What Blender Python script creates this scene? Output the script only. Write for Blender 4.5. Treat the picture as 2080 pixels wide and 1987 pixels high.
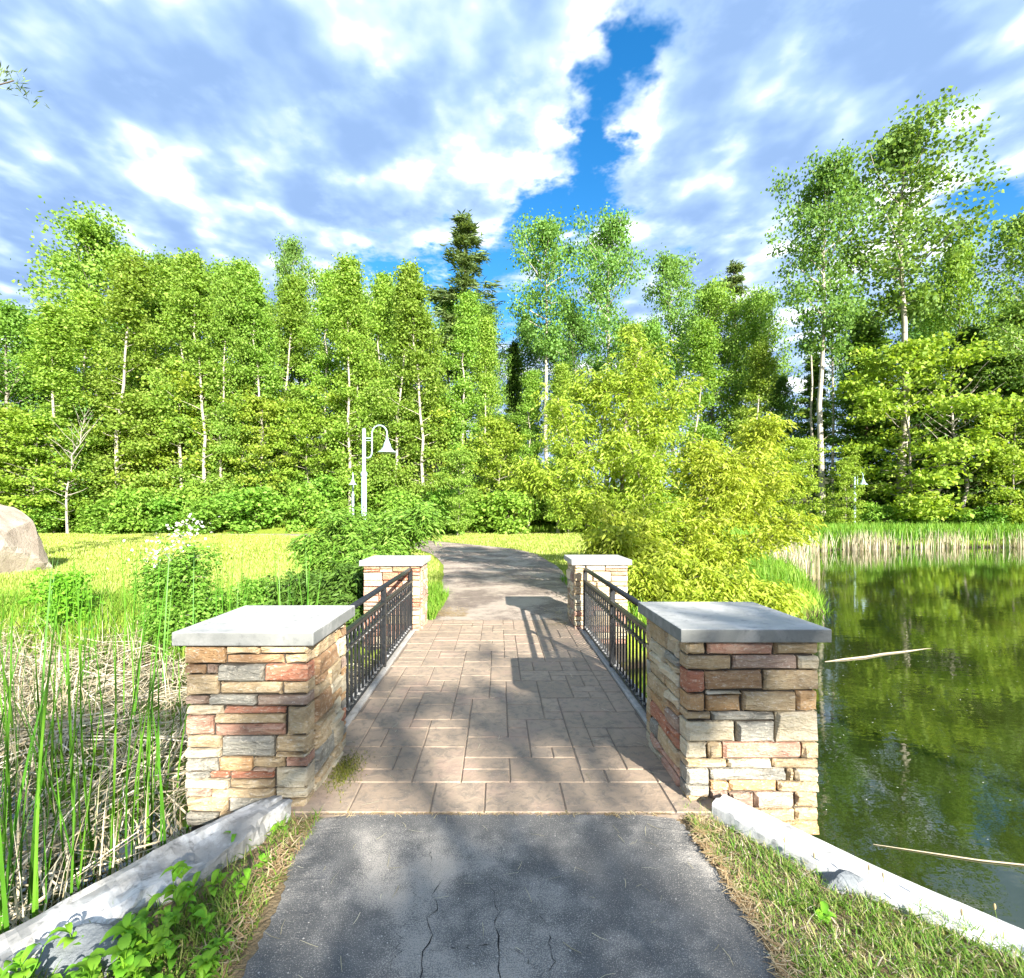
import bpy, math, random
import numpy as np
from mathutils import Vector, Matrix

# ------------------------------------------------------------------ scene, camera, sky, sun
for o in list(bpy.data.objects):
    bpy.data.objects.remove(o)
sc = bpy.context.scene
COL = sc.collection
R = math.radians
EYE = 1.62
cam_d = bpy.data.cameras.new('camera')
cam = bpy.data.objects.new('camera', cam_d)
COL.objects.link(cam)
cam.location = (0, 0, EYE)
cam.rotation_euler = (R(90), 0, 0)
cam_d.sensor_width = 36
cam_d.lens = 17.23
cam_d.shift_x = 0.01375
cam_d.shift_y = 0.0229
cam_d.clip_start = 0.05
cam_d.clip_end = 3000
sc.camera = cam
sc.render.engine = 'CYCLES'
sc.cycles.use_denoising = True
sc.cycles.use_adaptive_sampling = True
sc.cycles.adaptive_threshold = 0.025
sc.cycles.max_bounces = 5
sc.cycles.diffuse_bounces = 2
sc.cycles.glossy_bounces = 3
sc.cycles.transmission_bounces = 3
sc.cycles.sample_clamp_indirect = 6
sc.view_settings.view_transform = 'Standard'
sc.view_settings.look = 'None'
sc.view_settings.gamma = 1
sc.view_settings.exposure = 1.85

SUN_VEC = Vector((0.93, -2.0, 1.02)).normalized()      # towards the sun: behind the camera, to the right
SUN_EL = math.asin(SUN_VEC.z)
SUN_AZ = math.atan2(SUN_VEC.x, SUN_VEC.y)
sun_d = bpy.data.lights.new('sun', 'SUN')
sun_d.energy = 5.0
sun_d.angle = R(0.55)
sun_d.color = (1.0, 0.955, 0.88)
sun = bpy.data.objects.new('sun', sun_d)
COL.objects.link(sun)
sun.rotation_euler = (-SUN_VEC).to_track_quat('-Z', 'Y').to_euler()
sun.location = (30, -60, 40)

world = bpy.data.worlds.new('World')
sc.world = world
world.use_nodes = True


def build_world():
    nt = world.node_tree
    nt.nodes.clear()
    N = nt.nodes.new
    L = nt.links.new

    def math_(op, a, b=None, c=None, clamp=False):
        n = N('ShaderNodeMath')
        n.operation = op
        n.use_clamp = clamp
        for i, v in enumerate((a, b, c)):
            if v is None:
                continue
            if isinstance(v, (int, float)):
                n.inputs[i].default_value = v
            else:
                L(v, n.inputs[i])
        return n.outputs[0]

    def smooth(v, lo, hi):
        n = N('ShaderNodeMapRange')
        n.interpolation_type = 'SMOOTHSTEP'
        L(v, n.inputs[0])
        n.inputs[1].default_value = lo
        n.inputs[2].default_value = hi
        return n.outputs[0]
    sky = N('ShaderNodeTexSky')
    sky.sky_type = 'NISHITA'
    sky.sun_disc = False
    sky.sun_elevation = SUN_EL
    sky.sun_rotation = SUN_AZ
    sky.air_density = 1.0
    sky.dust_density = 0.4
    sky.ozone_density = 2.0
    hs = N('ShaderNodeHueSaturation')
    hs.inputs['Saturation'].default_value = 1.4
    hs.inputs['Value'].default_value = 0.9
    L(sky.outputs[0], hs.inputs['Color'])
    tc = N('ShaderNodeTexCoord')
    sep = N('ShaderNodeSeparateXYZ')
    L(tc.outputs['Generated'], sep.inputs[0])
    x, y, z = sep.outputs
    zz = math_('ADD', math_('MAXIMUM', z, 0.0), 0.04)
    u = math_('DIVIDE', x, zz)
    v = math_('DIVIDE', y, zz)
    uv = N('ShaderNodeCombineXYZ')
    L(u, uv.inputs[0])
    L(v, uv.inputs[1])

    def noise(scale, detail, rough, off=(0, 0, 0), sx=1, sy=1, rot=0, dist=0.0):
        m = N('ShaderNodeMapping')
        m.inputs['Location'].default_value = off
        m.inputs['Scale'].default_value = (sx, sy, 1)
        m.inputs['Rotation'].default_value = (0, 0, rot)
        L(uv.outputs[0], m.inputs[0])
        n = N('ShaderNodeTexNoise')
        n.inputs['Scale'].default_value = scale
        n.inputs['Detail'].default_value = detail
        n.inputs['Roughness'].default_value = rough
        n.inputs['Distortion'].default_value = dist
        L(m.outputs[0], n.inputs['Vector'])
        return n.outputs['Fac']
    # breaks in the cloud deck: soft ellipses in the plane of the deck, edges torn by noise
    torn = noise(5.5, 5, 0.6, (3.1, 1.7, 0))
    torn2 = noise(14.0, 3, 0.6, (1.1, 9.7, 0))

    def ell(cx, cy, rx, ry, rot=0.0):
        du = math_('SUBTRACT', u, cx)
        dv = math_('SUBTRACT', v, cy)
        c, s = math.cos(rot), math.sin(rot)
        a = math_('DIVIDE', math_('ADD', math_('MULTIPLY', du, c), math_('MULTIPLY', dv, s)), rx)
        b = math_('DIVIDE', math_('SUBTRACT', math_('MULTIPLY', dv, c), math_('MULTIPLY', du, s)), ry)
        r = math_('SQRT', math_('ADD', math_('MULTIPLY', a, a), math_('MULTIPLY', b, b)))
        return math_('SUBTRACT', 1.0, r)
    gaps = [ell(0.25, 1.22, 0.10, 0.44, 0.05), ell(0.20, 1.52, 0.20, 0.22), ell(-0.10, 1.84, 0.55, 0.20, -0.2),
            ell(0.02, 2.20, 0.50, 0.50), ell(1.52, 1.45, 0.30, 0.14, 0.4), ell(-2.6, 0.2, 0.5, 0.3), ell(0.8, -1.4, 0.6, 0.3, 0.5),
            ell(2.6, -0.4, 0.5, 0.4), ell(-0.9, -2.0, 0.5, 0.4, 0.3)]
    g = gaps[0]
    for k in gaps[1:]:
        g = math_('MAXIMUM', g, k)
    g = math_('MAXIMUM', g, -1.0)
    gap = math_('ADD', g, math_('ADD', math_('MULTIPLY', math_('SUBTRACT', torn, 0.5), 3.0), math_('MULTIPLY', math_('SUBTRACT', torn2, 0.5), 1.4)))
    clear = smooth(gap, -0.30, 0.62)
    # cloud shading: broad bands of grey-blue base, lit puffs between
    band = noise(1.25, 3, 0.5, (4.3, 2.2, 0), 1.0, 0.8, 0.6, 0.3)
    puff = noise(5.4, 3, 0.46, (7.7, 5.5, 0), 1.0, 0.85, 0.25)
    fine = noise(10, 4, 0.5, (2.2, 8.1, 0))
    sh = math_('ADD', math_('MULTIPLY', band, 0.78), math_('ADD', math_('MULTIPLY', puff, 0.92), math_('MULTIPLY', fine, 0.24)))
    lit = smooth(sh, 0.80, 1.28)
    edge = smooth(gap, -0.95, 0.1)
    lit = math_('ADD', lit, math_('MULTIPLY', edge, 0.28), clamp=True)
    ramp = N('ShaderNodeValToRGB')
    els = ramp.color_ramp.elements
    els[0].position = 0.0
    els[0].color = (0.084, 0.132, 0.222, 1)
    els[1].position = 1.0
    els[1].color = (0.46, 0.47, 0.485, 1)
    e = els.new(0.35)
    e.color = (0.130, 0.186, 0.282, 1)
    e = els.new(0.62)
    e.color = (0.205, 0.252, 0.322, 1)
    L(lit, ramp.inputs[0])
    sc10 = N('ShaderNodeVectorMath')
    sc10.operation = 'SCALE'
    L(ramp.outputs[0], sc10.inputs[0])
    sc10.inputs['Scale'].default_value = 12.0
    mix = N('ShaderNodeMix')
    mix.data_type = 'RGBA'
    L(clear, mix.inputs['Factor'])
    L(sc10.outputs[0], mix.inputs['A'])
    L(hs.outputs[0], mix.inputs['B'])
    bg = N('ShaderNodeBackground')
    bg.inputs['Strength'].default_value = 0.10
    L(mix.outputs['Result'], bg.inputs[0])
    out = N('ShaderNodeOutputWorld')
    L(bg.outputs[0], out.inputs[0])


build_world()
world.cycles.sampling_method = 'MANUAL'
world.cycles.sample_map_resolution = 512

# ------------------------------------------------------------------ helpers
rng = np.random.default_rng(11)
random.seed(11)


def np_mesh(name, v, f, smooth=False):
    """v (n,3), f (m,3) or (m,4) -> mesh"""
    v = np.ascontiguousarray(v, dtype=np.float32)
    f = np.ascontiguousarray(f, dtype=np.int32)
    me = bpy.data.meshes.new(name)
    me.vertices.add(len(v))
    me.vertices.foreach_set('co', v.ravel())
    k = f.shape[1]
    me.loops.add(f.size)
    me.loops.foreach_set('vertex_index', f.ravel())
    me.polygons.add(len(f))
    me.polygons.foreach_set('loop_start', np.arange(0, f.size, k, dtype=np.int32))
    me.polygons.foreach_set('loop_total', np.full(len(f), k, dtype=np.int32))
    if smooth:
        me.polygons.foreach_set('use_smooth', np.ones(len(f), dtype=bool))
    me.update(calc_edges=True)
    return me


def tag(o, label=None, cat=None, group=None, kind=None):
    if label:
        o['label'] = label
    if cat:
        o['category'] = cat
    if group:
        o['group'] = group
    if kind:
        o['kind'] = kind
    return o


def link(name, me, mat=None, parent=None, loc=None, rot=None, scale=None):
    o = bpy.data.objects.new(name, me)
    COL.objects.link(o)
    if mat is not None and me is not None and len(me.materials) == 0:
        me.materials.append(mat)
    if parent is not None:
        o.parent = parent
    if loc is not None:
        o.location = loc
    if rot is not None:
        o.rotation_euler = rot
    if scale is not None:
        o.scale = scale if hasattr(scale, '__len__') else (scale,) * 3
    return o


def empty(name, loc=(0, 0, 0), rz=0.0, scale=1.0):
    o = bpy.data.objects.new(name, None)
    COL.objects.link(o)
    o.empty_display_size = 0.2
    o.location = loc
    o.rotation_euler = (0, 0, rz)
    o.scale = scale if hasattr(scale, '__len__') else (scale,) * 3
    return o


class MB:
    """collects quads/tris of mixed size"""
    def __init__(self):
        self.v, self.f = [], []

    def add(self, v, f):
        n = len(self.v)
        self.v += [tuple(p) for p in v]
        self.f += [tuple(i + n for i in q) for q in f]

    def box(self, x0, x1, y0, y1, z0, z1):
        self.add([(x0, y0, z0), (x1, y0, z0), (x1, y1, z0), (x0, y1, z0), (x0, y0, z1), (x1, y0, z1), (x1, y1, z1), (x0, y1, z1)],
                 [(3, 2, 1, 0), (4, 5, 6, 7), (0, 1, 5, 4), (1, 2, 6, 5), (2, 3, 7, 6), (3, 0, 4, 7)])

    def tube(self, pts, rad, n=6, cap=True):
        pts = [Vector(p) for p in pts]
        if not hasattr(rad, '__len__'):
            rad = [rad] * len(pts)
        base = len(self.v)
        for i, p in enumerate(pts):
            t = (pts[min(i + 1, len(pts) - 1)] - pts[max(i - 1, 0)]).normalized()
            a = Vector((0, 1, 0)) if abs(t.y) < 0.9 else Vector((1, 0, 0))
            s = t.cross(a).normalized()
            w = t.cross(s)
            for k in range(n):
                an = 2 * math.pi * k / n
                self.v.append(tuple(p + (s * math.cos(an) + w * math.sin(an)) * rad[i]))
        for i in range(len(pts) - 1):
            for k in range(n):
                a = base + i * n + k
                b = base + i * n + (k + 1) % n
                self.f.append((a, b, b + n, a + n))
        if cap:
            self.f.append(tuple(base + k for k in range(n))[::-1])
            self.f.append(tuple(base + (len(pts) - 1) * n + k for k in range(n)))

    def lathe(self, prof, n=16, c=(0, 0)):
        base = len(self.v)
        for r, z in prof:
            for k in range(n):
                an = 2 * math.pi * k / n
                self.v.append((c[0] + r * math.cos(an), c[1] + r * math.sin(an), z))
        for i in range(len(prof) - 1):
            for k in range(n):
                a = base + i * n + k
                b = base + i * n + (k + 1) % n
                self.f.append((a, b, b + n, a + n))

    def mesh(self, name, smooth=False):
        me = bpy.data.meshes.new(name)
        me.from_pydata(self.v, [], self.f)
        if smooth:
            for p in me.polygons:
                p.use_smooth = True
        me.update()
        return me


def bevel_mod(o, w, seg=2):
    m = o.modifiers.new('bevel', 'BEVEL')
    m.width = w
    m.segments = seg
    m.limit_method = 'ANGLE'


# ---- cheap smooth value noise for geometry
_perm = rng.random((64, 64))


def vnoise(x, y, s=1.0, seed=0):
    x = np.asarray(x, float) * s + seed * 17.3
    y = np.asarray(y, float) * s + seed * 9.1
    xi = np.floor(x).astype(int)
    yi = np.floor(y).astype(int)
    fx = x - xi
    fy = y - yi
    fx = fx * fx * (3 - 2 * fx)
    fy = fy * fy * (3 - 2 * fy)
    g = lambda a, b: _perm[a % 64, b % 64]
    return ((g(xi, yi) * (1 - fx) + g(xi + 1, yi) * fx) * (1 - fy) + (g(xi, yi + 1) * (1 - fx) + g(xi + 1, yi + 1) * fx) * fy) - 0.5


def sstep(a, b, x):
    t = np.clip((np.asarray(x, float) - a) / (b - a), 0, 1)
    return t * t * (3 - 2 * t)


# ------------------------------------------------------------------ materials
class Mat:
    def __init__(self, name):
        self.m = bpy.data.materials.new(name)
        self.m.use_nodes = True
        self.nt = self.m.node_tree
        self.nt.nodes.clear()
        self.out = self.n('ShaderNodeOutputMaterial')
        self._tc = None

    def n(self, t, **kw):
        k = self.nt.nodes.new(t)
        for a, b in kw.items():
            setattr(k, a, b)
        return k

    def l(self, a, b):
        self.nt.links.new(a, b)

    def coord(self, which='Object'):
        if self._tc is None:
            self._tc = self.n('ShaderNodeTexCoord')
        return self._tc.outputs[which]

    def pos(self):
        return self.n('ShaderNodeNewGeometry').outputs['Position']

    def noise(self, scale, detail=4, rough=0.55, vec=None, out='Fac', stretch=None, dist=0.0):
        t = self.n('ShaderNodeTexNoise')
        t.inputs['Scale'].default_value = scale
        t.inputs['Detail'].default_value = detail
        t.inputs['Roughness'].default_value = rough
        t.inputs['Distortion'].default_value = dist
        v = vec if vec is not None else self.pos()
        if stretch:
            mp = self.n('ShaderNodeMapping')
            mp.inputs['Scale'].default_value = stretch
            self.l(v, mp.inputs[0])
            v = mp.outputs[0]
        self.l(v, t.inputs['Vector'])
        return t.outputs[out]

    def ramp(self, fac, stops):
        r = self.n('ShaderNodeValToRGB')
        els = r.color_ramp.elements
        while len(els) < len(stops):
            els.new(0.5)
        for e, (p, c) in zip(els, stops):
            e.position = p
            e.color = (*c, 1) if len(c) == 3 else c
        self.l(fac, r.inputs[0])
        return r.outputs[0]

    def step(self, fac, lo, hi):
        n = self.n('ShaderNodeMapRange', interpolation_type='SMOOTHSTEP')
        n.inputs[1].default_value = lo
        n.inputs[2].default_value = hi
        self.l(fac, n.inputs[0])
        return n.outputs[0]

    def mix(self, fac, a, b, mode='MIX'):
        m = self.n('ShaderNodeMix', data_type='RGBA', blend_type=mode)
        for s, v in (('Factor', fac), ('A', a), ('B', b)):
            if isinstance(v, (int, float)):
                m.inputs[s].default_value = v
            elif isinstance(v, tuple):
                m.inputs[s].default_value = (*v, 1)
            else:
                self.l(v, m.inputs[s])
        return m.outputs['Result']

    def mul(self, a, b, op='MULTIPLY'):
        m = self.n('ShaderNodeMath', operation=op)
        for i, v in enumerate((a, b)):
            if isinstance(v, (int, float)):
                m.inputs[i].default_value = v
            else:
                self.l(v, m.inputs[i])
        return m.outputs[0]

    def bump(self, h, strength=0.5, dist=0.01):
        b = self.n('ShaderNodeBump')
        b.inputs['Strength'].default_value = strength
        b.inputs['Distance'].default_value = dist
        self.l(h, b.inputs['Height'])
        return b.outputs[0]

    def bsdf(self, col, rough=0.8, normal=None, spec=0.3, metal=0.0, finish=True):
        p = self.n('ShaderNodeBsdfPrincipled')
        if isinstance(col, tuple):
            p.inputs['Base Color'].default_value = (*col, 1)
        else:
            self.l(col, p.inputs['Base Color'])
        if isinstance(rough, (int, float)):
            p.inputs['Roughness'].default_value = rough
        else:
            self.l(rough, p.inputs['Roughness'])
        p.inputs['Specular IOR Level'].default_value = spec
        p.inputs['Metallic'].default_value = metal
        if normal is not None:
            self.l(normal, p.inputs['Normal'])
        if finish:
            self.l(p.outputs[0], self.out.inputs[0])
        return p


def leaf_mat(name, c1, c2, c3, transl=0.35, var=0.35, rough=0.55):
    """three leaf colours picked leaf by leaf, whole plants a little lighter or darker"""
    m = Mat(name)
    g = m.n('ShaderNodeNewGeometry')
    r = g.outputs['Random Per Island']
    col = m.ramp(r, [(0.0, c1), (0.5, c2), (1.0, c3)])
    oi = m.n('ShaderNodeObjectInfo')
    hs = m.n('ShaderNodeHueSaturation')
    m.l(col, hs.inputs['Color'])
    val = m.n('ShaderNodeMapRange')
    val.inputs[3].default_value = 1 - var
    val.inputs[4].default_value = 1 + var
    m.l(oi.outputs['Random'], val.inputs[0])
    m.l(val.outputs[0], hs.inputs['Value'])
    hue = m.n('ShaderNodeMapRange')
    hue.inputs[3].default_value = 0.497
    hue.inputs[4].default_value = 0.520
    mm = m.mul(m.mul(oi.outputs['Random'], 7.31), 1.0, 'MODULO')
    m.l(mm, hue.inputs[0])
    m.l(hue.outputs[0], hs.inputs['Hue'])
    p = m.bsdf(hs.outputs[0], rough, spec=0.25, finish=False)
    t = m.n('ShaderNodeBsdfTranslucent')
    tw = m.mix(1.0, hs.outputs[0], (1.0, 0.95, 0.45), 'MULTIPLY')
    m.l(tw, t.inputs[0])
    s = m.n('ShaderNodeMixShader')
    s.inputs[0].default_value = transl
    m.l(p.outputs[0], s.inputs[1])
    m.l(t.outputs[0], s.inputs[2])
    m.l(s.outputs[0], m.out.inputs[0])
    return m.m


M = {}
M['leaf_poplar'] = leaf_mat('leaf_poplar', (0.15, 0.27, 0.05), (0.21, 0.35, 0.07), (0.29, 0.43, 0.11), 0.48, 0.1)
M['leaf_birch'] = leaf_mat('leaf_birch', (0.195, 0.325, 0.035), (0.29, 0.43, 0.055), (0.4, 0.52, 0.105), 0.48, 0.12)
M['leaf_maple'] = leaf_mat('leaf_maple', (0.24, 0.35, 0.03), (0.34, 0.45, 0.048), (0.45, 0.53, 0.09), 0.48, 0.12)
M['leaf_oak'] = leaf_mat('leaf_oak', (0.16, 0.28, 0.035), (0.23, 0.375, 0.052), (0.31, 0.45, 0.085), 0.46, 0.15)
M['leaf_dark'] = leaf_mat('leaf_dark', (0.08, 0.165, 0.022), (0.125, 0.235, 0.032), (0.17, 0.29, 0.05), 0.35, 0.2)
M['needle_hemlock'] = leaf_mat('needle_hemlock', (0.06, 0.125, 0.015), (0.11, 0.195, 0.024), (0.2, 0.3, 0.045), 0.22, 0.25)
M['needle_pine'] = leaf_mat('needle_pine', (0.115, 0.180, 0.055), (0.170, 0.250, 0.075), (0.24, 0.32, 0.10), 0.3, 0.08)
M['leaf_gold'] = leaf_mat('leaf_gold', (0.285, 0.385, 0.03), (0.385, 0.48, 0.045), (0.51, 0.57, 0.1), 0.48, 0.05)
M['leaf_sumac'] = leaf_mat('leaf_sumac', (0.15, 0.27, 0.03), (0.235, 0.37, 0.045), (0.33, 0.45, 0.08), 0.42, 0.12)
M['leaf_shrub'] = leaf_mat('leaf_shrub', (0.15, 0.29, 0.03), (0.23, 0.39, 0.045), (0.32, 0.47, 0.08), 0.42, 0.15)
M['leaf_weed'] = leaf_mat('leaf_weed', (0.130, 0.300, 0.018), (0.190, 0.390, 0.024), (0.28, 0.48, 0.05), 0.35, 0.25)
M['grass_lawn'] = leaf_mat('grass_lawn', (0.260, 0.330, 0.045), (0.390, 0.450, 0.085), (0.56, 0.54, 0.20), 0.35, 0.0)
M['grass_tall'] = leaf_mat('grass_tall', (0.120, 0.260, 0.020), (0.200, 0.360, 0.030), (0.32, 0.42, 0.07), 0.35, 0.0)
M['grass_near'] = leaf_mat('grass_near', (0.120, 0.240, 0.025), (0.190, 0.310, 0.035), (0.40, 0.36, 0.14), 0.35, 0.0)
M['straw'] = leaf_mat('straw', (0.30, 0.235, 0.14), (0.47, 0.39, 0.265), (0.62, 0.55, 0.42), 0.12, 0.0)
M['straw_brown'] = leaf_mat('straw_brown', (0.24, 0.14, 0.07), (0.40, 0.27, 0.14), (0.58, 0.45, 0.28), 0.1, 0.0)
M['cattail'] = leaf_mat('cattail', (0.050, 0.150, 0.012), (0.085, 0.215, 0.016), (0.15, 0.29, 0.03), 0.22, 0.2, 0.45)
M['petal'] = leaf_mat('petal', (0.70, 0.62, 0.60), (0.78, 0.72, 0.70), (0.8, 0.78, 0.76), 0.3, 0.0)


def bark_mat(name, base, dark, mark_scale=(1, 1, 6), lo=0.58, hi=0.68):
    m = Mat(name)
    v = m.coord('Object')
    n1 = m.noise(1.5, 5, 0.6, v, stretch=mark_scale)
    n2 = m.noise(6, 5, 0.6, v)
    c = m.mix(m.step(n1, lo, hi), base, dark)
    c = m.mix(m.mul(n2, 0.5), c, tuple(k * 0.55 for k in base))
    m.bsdf(c, 0.85, m.bump(n2, 0.5, 0.03), 0.2)
    return m.m


M['bark_pale'] = bark_mat('bark_pale', (0.44, 0.395, 0.31), (0.10, 0.085, 0.065))
M['bark_grey'] = bark_mat('bark_grey', (0.27, 0.24, 0.19), (0.09, 0.075, 0.06), (6, 6, 1))
M['bark_brown'] = bark_mat('bark_brown', (0.17, 0.13, 0.09), (0.06, 0.045, 0.03), (6, 6, 1))


def make_ground_mat():
    m = Mat('ground')
    p = m.pos()
    sep = m.n('ShaderNodeSeparateXYZ')
    m.l(p, sep.inputs[0])
    n1 = m.noise(0.55, 6, 0.6, p)
    n2 = m.noise(9, 6, 0.65, p)
    n3 = m.noise(60, 3, 0.6, p)
    grass = m.ramp(n2, [(0.25, (0.13, 0.19, 0.022)), (0.55, (0.24, 0.30, 0.035)), (0.8, (0.34, 0.34, 0.085))])
    dirt = m.ramp(n2, [(0.3, (0.13, 0.09, 0.05)), (0.7, (0.25, 0.19, 0.11))])
    mud = m.ramp(n2, [(0.3, (0.018, 0.014, 0.009)), (0.7, (0.06, 0.045, 0.028))])
    c = m.mix(m.step(n1, 0.60, 0.72), grass, dirt)
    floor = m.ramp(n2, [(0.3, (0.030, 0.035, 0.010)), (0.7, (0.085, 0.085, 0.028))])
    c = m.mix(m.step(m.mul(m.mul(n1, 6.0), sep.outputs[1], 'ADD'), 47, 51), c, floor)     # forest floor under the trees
    near = m.step(m.mul(m.mul(n1, 3.0), sep.outputs[1], 'ADD'), 5.0, 4.0)
    c = m.mix(near, c, dirt)
    low = m.step(m.mul(m.mul(n2, 0.22), sep.outputs[2], 'ADD'), -0.16, -0.42)
    c = m.mix(low, c, mud)
    m.bsdf(c, 0.95, m.bump(m.mul(n2, n3, 'ADD'), 0.6, 0.03), 0.1)
    return m.m


M['ground'] = make_ground_mat()


def make_asphalt(name, dark, mid, pale, patch_lo, patch_hi):
    m = Mat(name)
    p = m.pos()
    big = m.noise(0.9, 5, 0.6, p, dist=0.4)
    med = m.noise(5.5, 5, 0.62, p)
    grain = m.noise(210, 2, 0.6, p)
    vor = m.n('ShaderNodeTexVoronoi')
    vor.inputs['Scale'].default_value = 150
    m.l(p, vor.inputs['Vector'])
    c = m.mix(m.step(med, 0.35, 0.7), dark, mid)
    worn = m.step(m.mul(big, m.mul(med, 0.35), 'ADD'), patch_lo, patch_hi)
    chip = m.step(m.mul(grain, m.mul(worn, 0.22), 'ADD'), 0.57, 0.66)
    c = m.mix(chip, c, pale)
    c = m.mix(m.mul(worn, 0.45), c, pale)
    dots = m.step(vor.outputs['Distance'], 0.16, 0.05)
    sel = m.step(m.noise(38, 3, 0.6, p), 0.55, 0.68)
    c = m.mix(m.mul(dots, sel), c, (0.45, 0.42, 0.38))
    h = m.mul(m.mul(grain, 0.7), m.mul(vor.outputs['Distance'], 0.6), 'ADD')
    m.bsdf(c, 0.82, m.bump(h, 0.55, 0.006), 0.35)
    return m.m


M['asphalt'] = make_asphalt('asphalt', (0.100, 0.098, 0.092), (0.150, 0.145, 0.134), (0.34, 0.31, 0.265), 0.60, 0.84)
M['asphalt_far'] = make_asphalt('asphalt_far', (0.150, 0.115, 0.092), (0.210, 0.162, 0.130), (0.40, 0.33, 0.26), 0.58, 0.84)


def make_track():
    m = Mat('track')
    n = m.noise(3, 5, 0.6)
    m.bsdf(m.ramp(n, [(0.3, (0.30, 0.25, 0.15)), (0.7, (0.46, 0.38, 0.27))]), 0.95, None, 0.1)
    return m.m


M['track'] = make_track()


def make_paver():
    m = Mat('stamped_concrete')
    p = m.pos()
    oi = m.n('ShaderNodeObjectInfo')
    n1 = m.noise(2.2, 6, 0.6, p)
    n2 = m.noise(14, 6, 0.65, p, dist=0.6)
    n3 = m.noise(95, 3, 0.6, p)
    slab = m.ramp(oi.outputs['Random'], [(0.0, (0.300, 0.226, 0.158)), (0.5, (0.335, 0.253, 0.178)), (1.0, (0.370, 0.280, 0.198))])
    c = m.mix(m.step(n2, 0.42, 0.66), slab, (0.225, 0.180, 0.135))
    c = m.mix(m.mul(m.step(n1, 0.50, 0.68), 0.55), c, (0.40, 0.27, 0.20))
    c = m.mix(m.mul(m.step(n3, 0.60, 0.72), m.step(n2, 0.40, 0.6)), c, (0.44, 0.37, 0.29))
    h = m.mul(m.mul(n2, 1.0), m.mul(n3, 0.35), 'ADD')
    m.bsdf(c, 0.78, m.bump(h, 0.6, 0.012), 0.35)
    return m.m


M['paver'] = make_paver()


def make_concrete(name, base, dark, light, streak=0.5, sc_=1.0):
    m = Mat(name)
    p = m.pos()
    n1 = m.noise(3.0 * sc_, 6, 0.65, p, dist=0.6)
    n2 = m.noise(17 * sc_, 6, 0.65, p)
    n3 = m.noise(120, 2, 0.5, p)
    c = m.mix(m.step(n1, 0.45, 0.68), base, light)
    c = m.mix(m.mul(m.step(n2, 0.52, 0.70), streak), c, dark)
    c = m.mix(m.mul(m.step(n3, 0.60, 0.75), 0.3), c, dark)
    m.bsdf(c, 0.85, m.bump(m.mul(n2, m.mul(n3, 0.4), 'ADD'), 0.4, 0.006), 0.25)
    return m.m


M['cap'] = make_concrete('cap_concrete', (0.37, 0.365, 0.335), (0.20, 0.205, 0.20), (0.50, 0.485, 0.45), 0.6)
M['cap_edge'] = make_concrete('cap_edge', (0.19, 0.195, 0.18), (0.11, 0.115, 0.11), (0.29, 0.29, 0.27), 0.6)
M['concrete'] = make_concrete('concrete', (0.33, 0.31, 0.28), (0.17, 0.16, 0.14), (0.46, 0.43, 0.38), 0.6)
M['wall_white'] = make_concrete('wall_white', (0.46, 0.455, 0.43), (0.20, 0.20, 0.19), (0.64, 0.63, 0.61), 0.7)
M['wall_grey'] = make_concrete('wall_grey', (0.30, 0.29, 0.265), (0.15, 0.15, 0.14), (0.62, 0.61, 0.58), 0.8, 1.1)
M['grout'] = make_concrete('grout', (0.185, 0.145, 0.108), (0.12, 0.095, 0.072), (0.23, 0.18, 0.14), 0.4)
M['mortar'] = make_concrete('mortar', (0.060, 0.050, 0.038), (0.035, 0.03, 0.022), (0.10, 0.08, 0.06), 0.4)


def stone_mat(name, c1, c2, c3):
    m = Mat(name)
    p = m.pos()
    oi = m.n('ShaderNodeObjectInfo')
    off = m.n('ShaderNodeVectorMath', operation='ADD')
    m.l(p, off.inputs[0])
    comb = m.n('ShaderNodeCombineXYZ')
    m.l(m.mul(oi.outputs['Random'], 37.0), comb.inputs[2])
    m.l(comb.outputs[0], off.inputs[1])
    v = off.outputs[0]
    n1 = m.noise(9, 5, 0.6, v, stretch=(1, 1, 3.2), dist=0.8)
    n2 = m.noise(42, 5, 0.65, v, stretch=(1, 1, 2.0))
    n3 = m.noise(4, 3, 0.5, v)
    c = m.ramp(n1, [(0.28, c1), (0.52, c2), (0.75, c3)])
    c = m.mix(m.mul(m.step(n2, 0.53, 0.68), 0.65), c, (0.60, 0.53, 0.42))
    n4 = m.noise(110, 3, 0.6, v)
    c = m.mix(m.mul(m.step(n4, 0.56, 0.68), 0.4), c, (0.20, 0.15, 0.10))
    c = m.mix(m.mul(m.step(n3, 0.55, 0.75), 0.35), c, (0.17, 0.125, 0.085))
    hs = m.n('ShaderNodeHueSaturation')
    m.l(c, hs.inputs['Color'])
    mr = m.n('ShaderNodeMapRange')
    mr.inputs[3].default_value = 1.0
    mr.inputs[4].default_value = 1.38
    m.l(oi.outputs['Random'], mr.inputs[0])
    m.l(mr.outputs[0], hs.inputs['Value'])
    m.bsdf(hs.outputs[0], 0.85, m.bump(m.mul(m.mul(n1, 0.9), m.mul(n2, 0.55), 'ADD'), 1.0, 0.028), 0.15)
    return m.m


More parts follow.
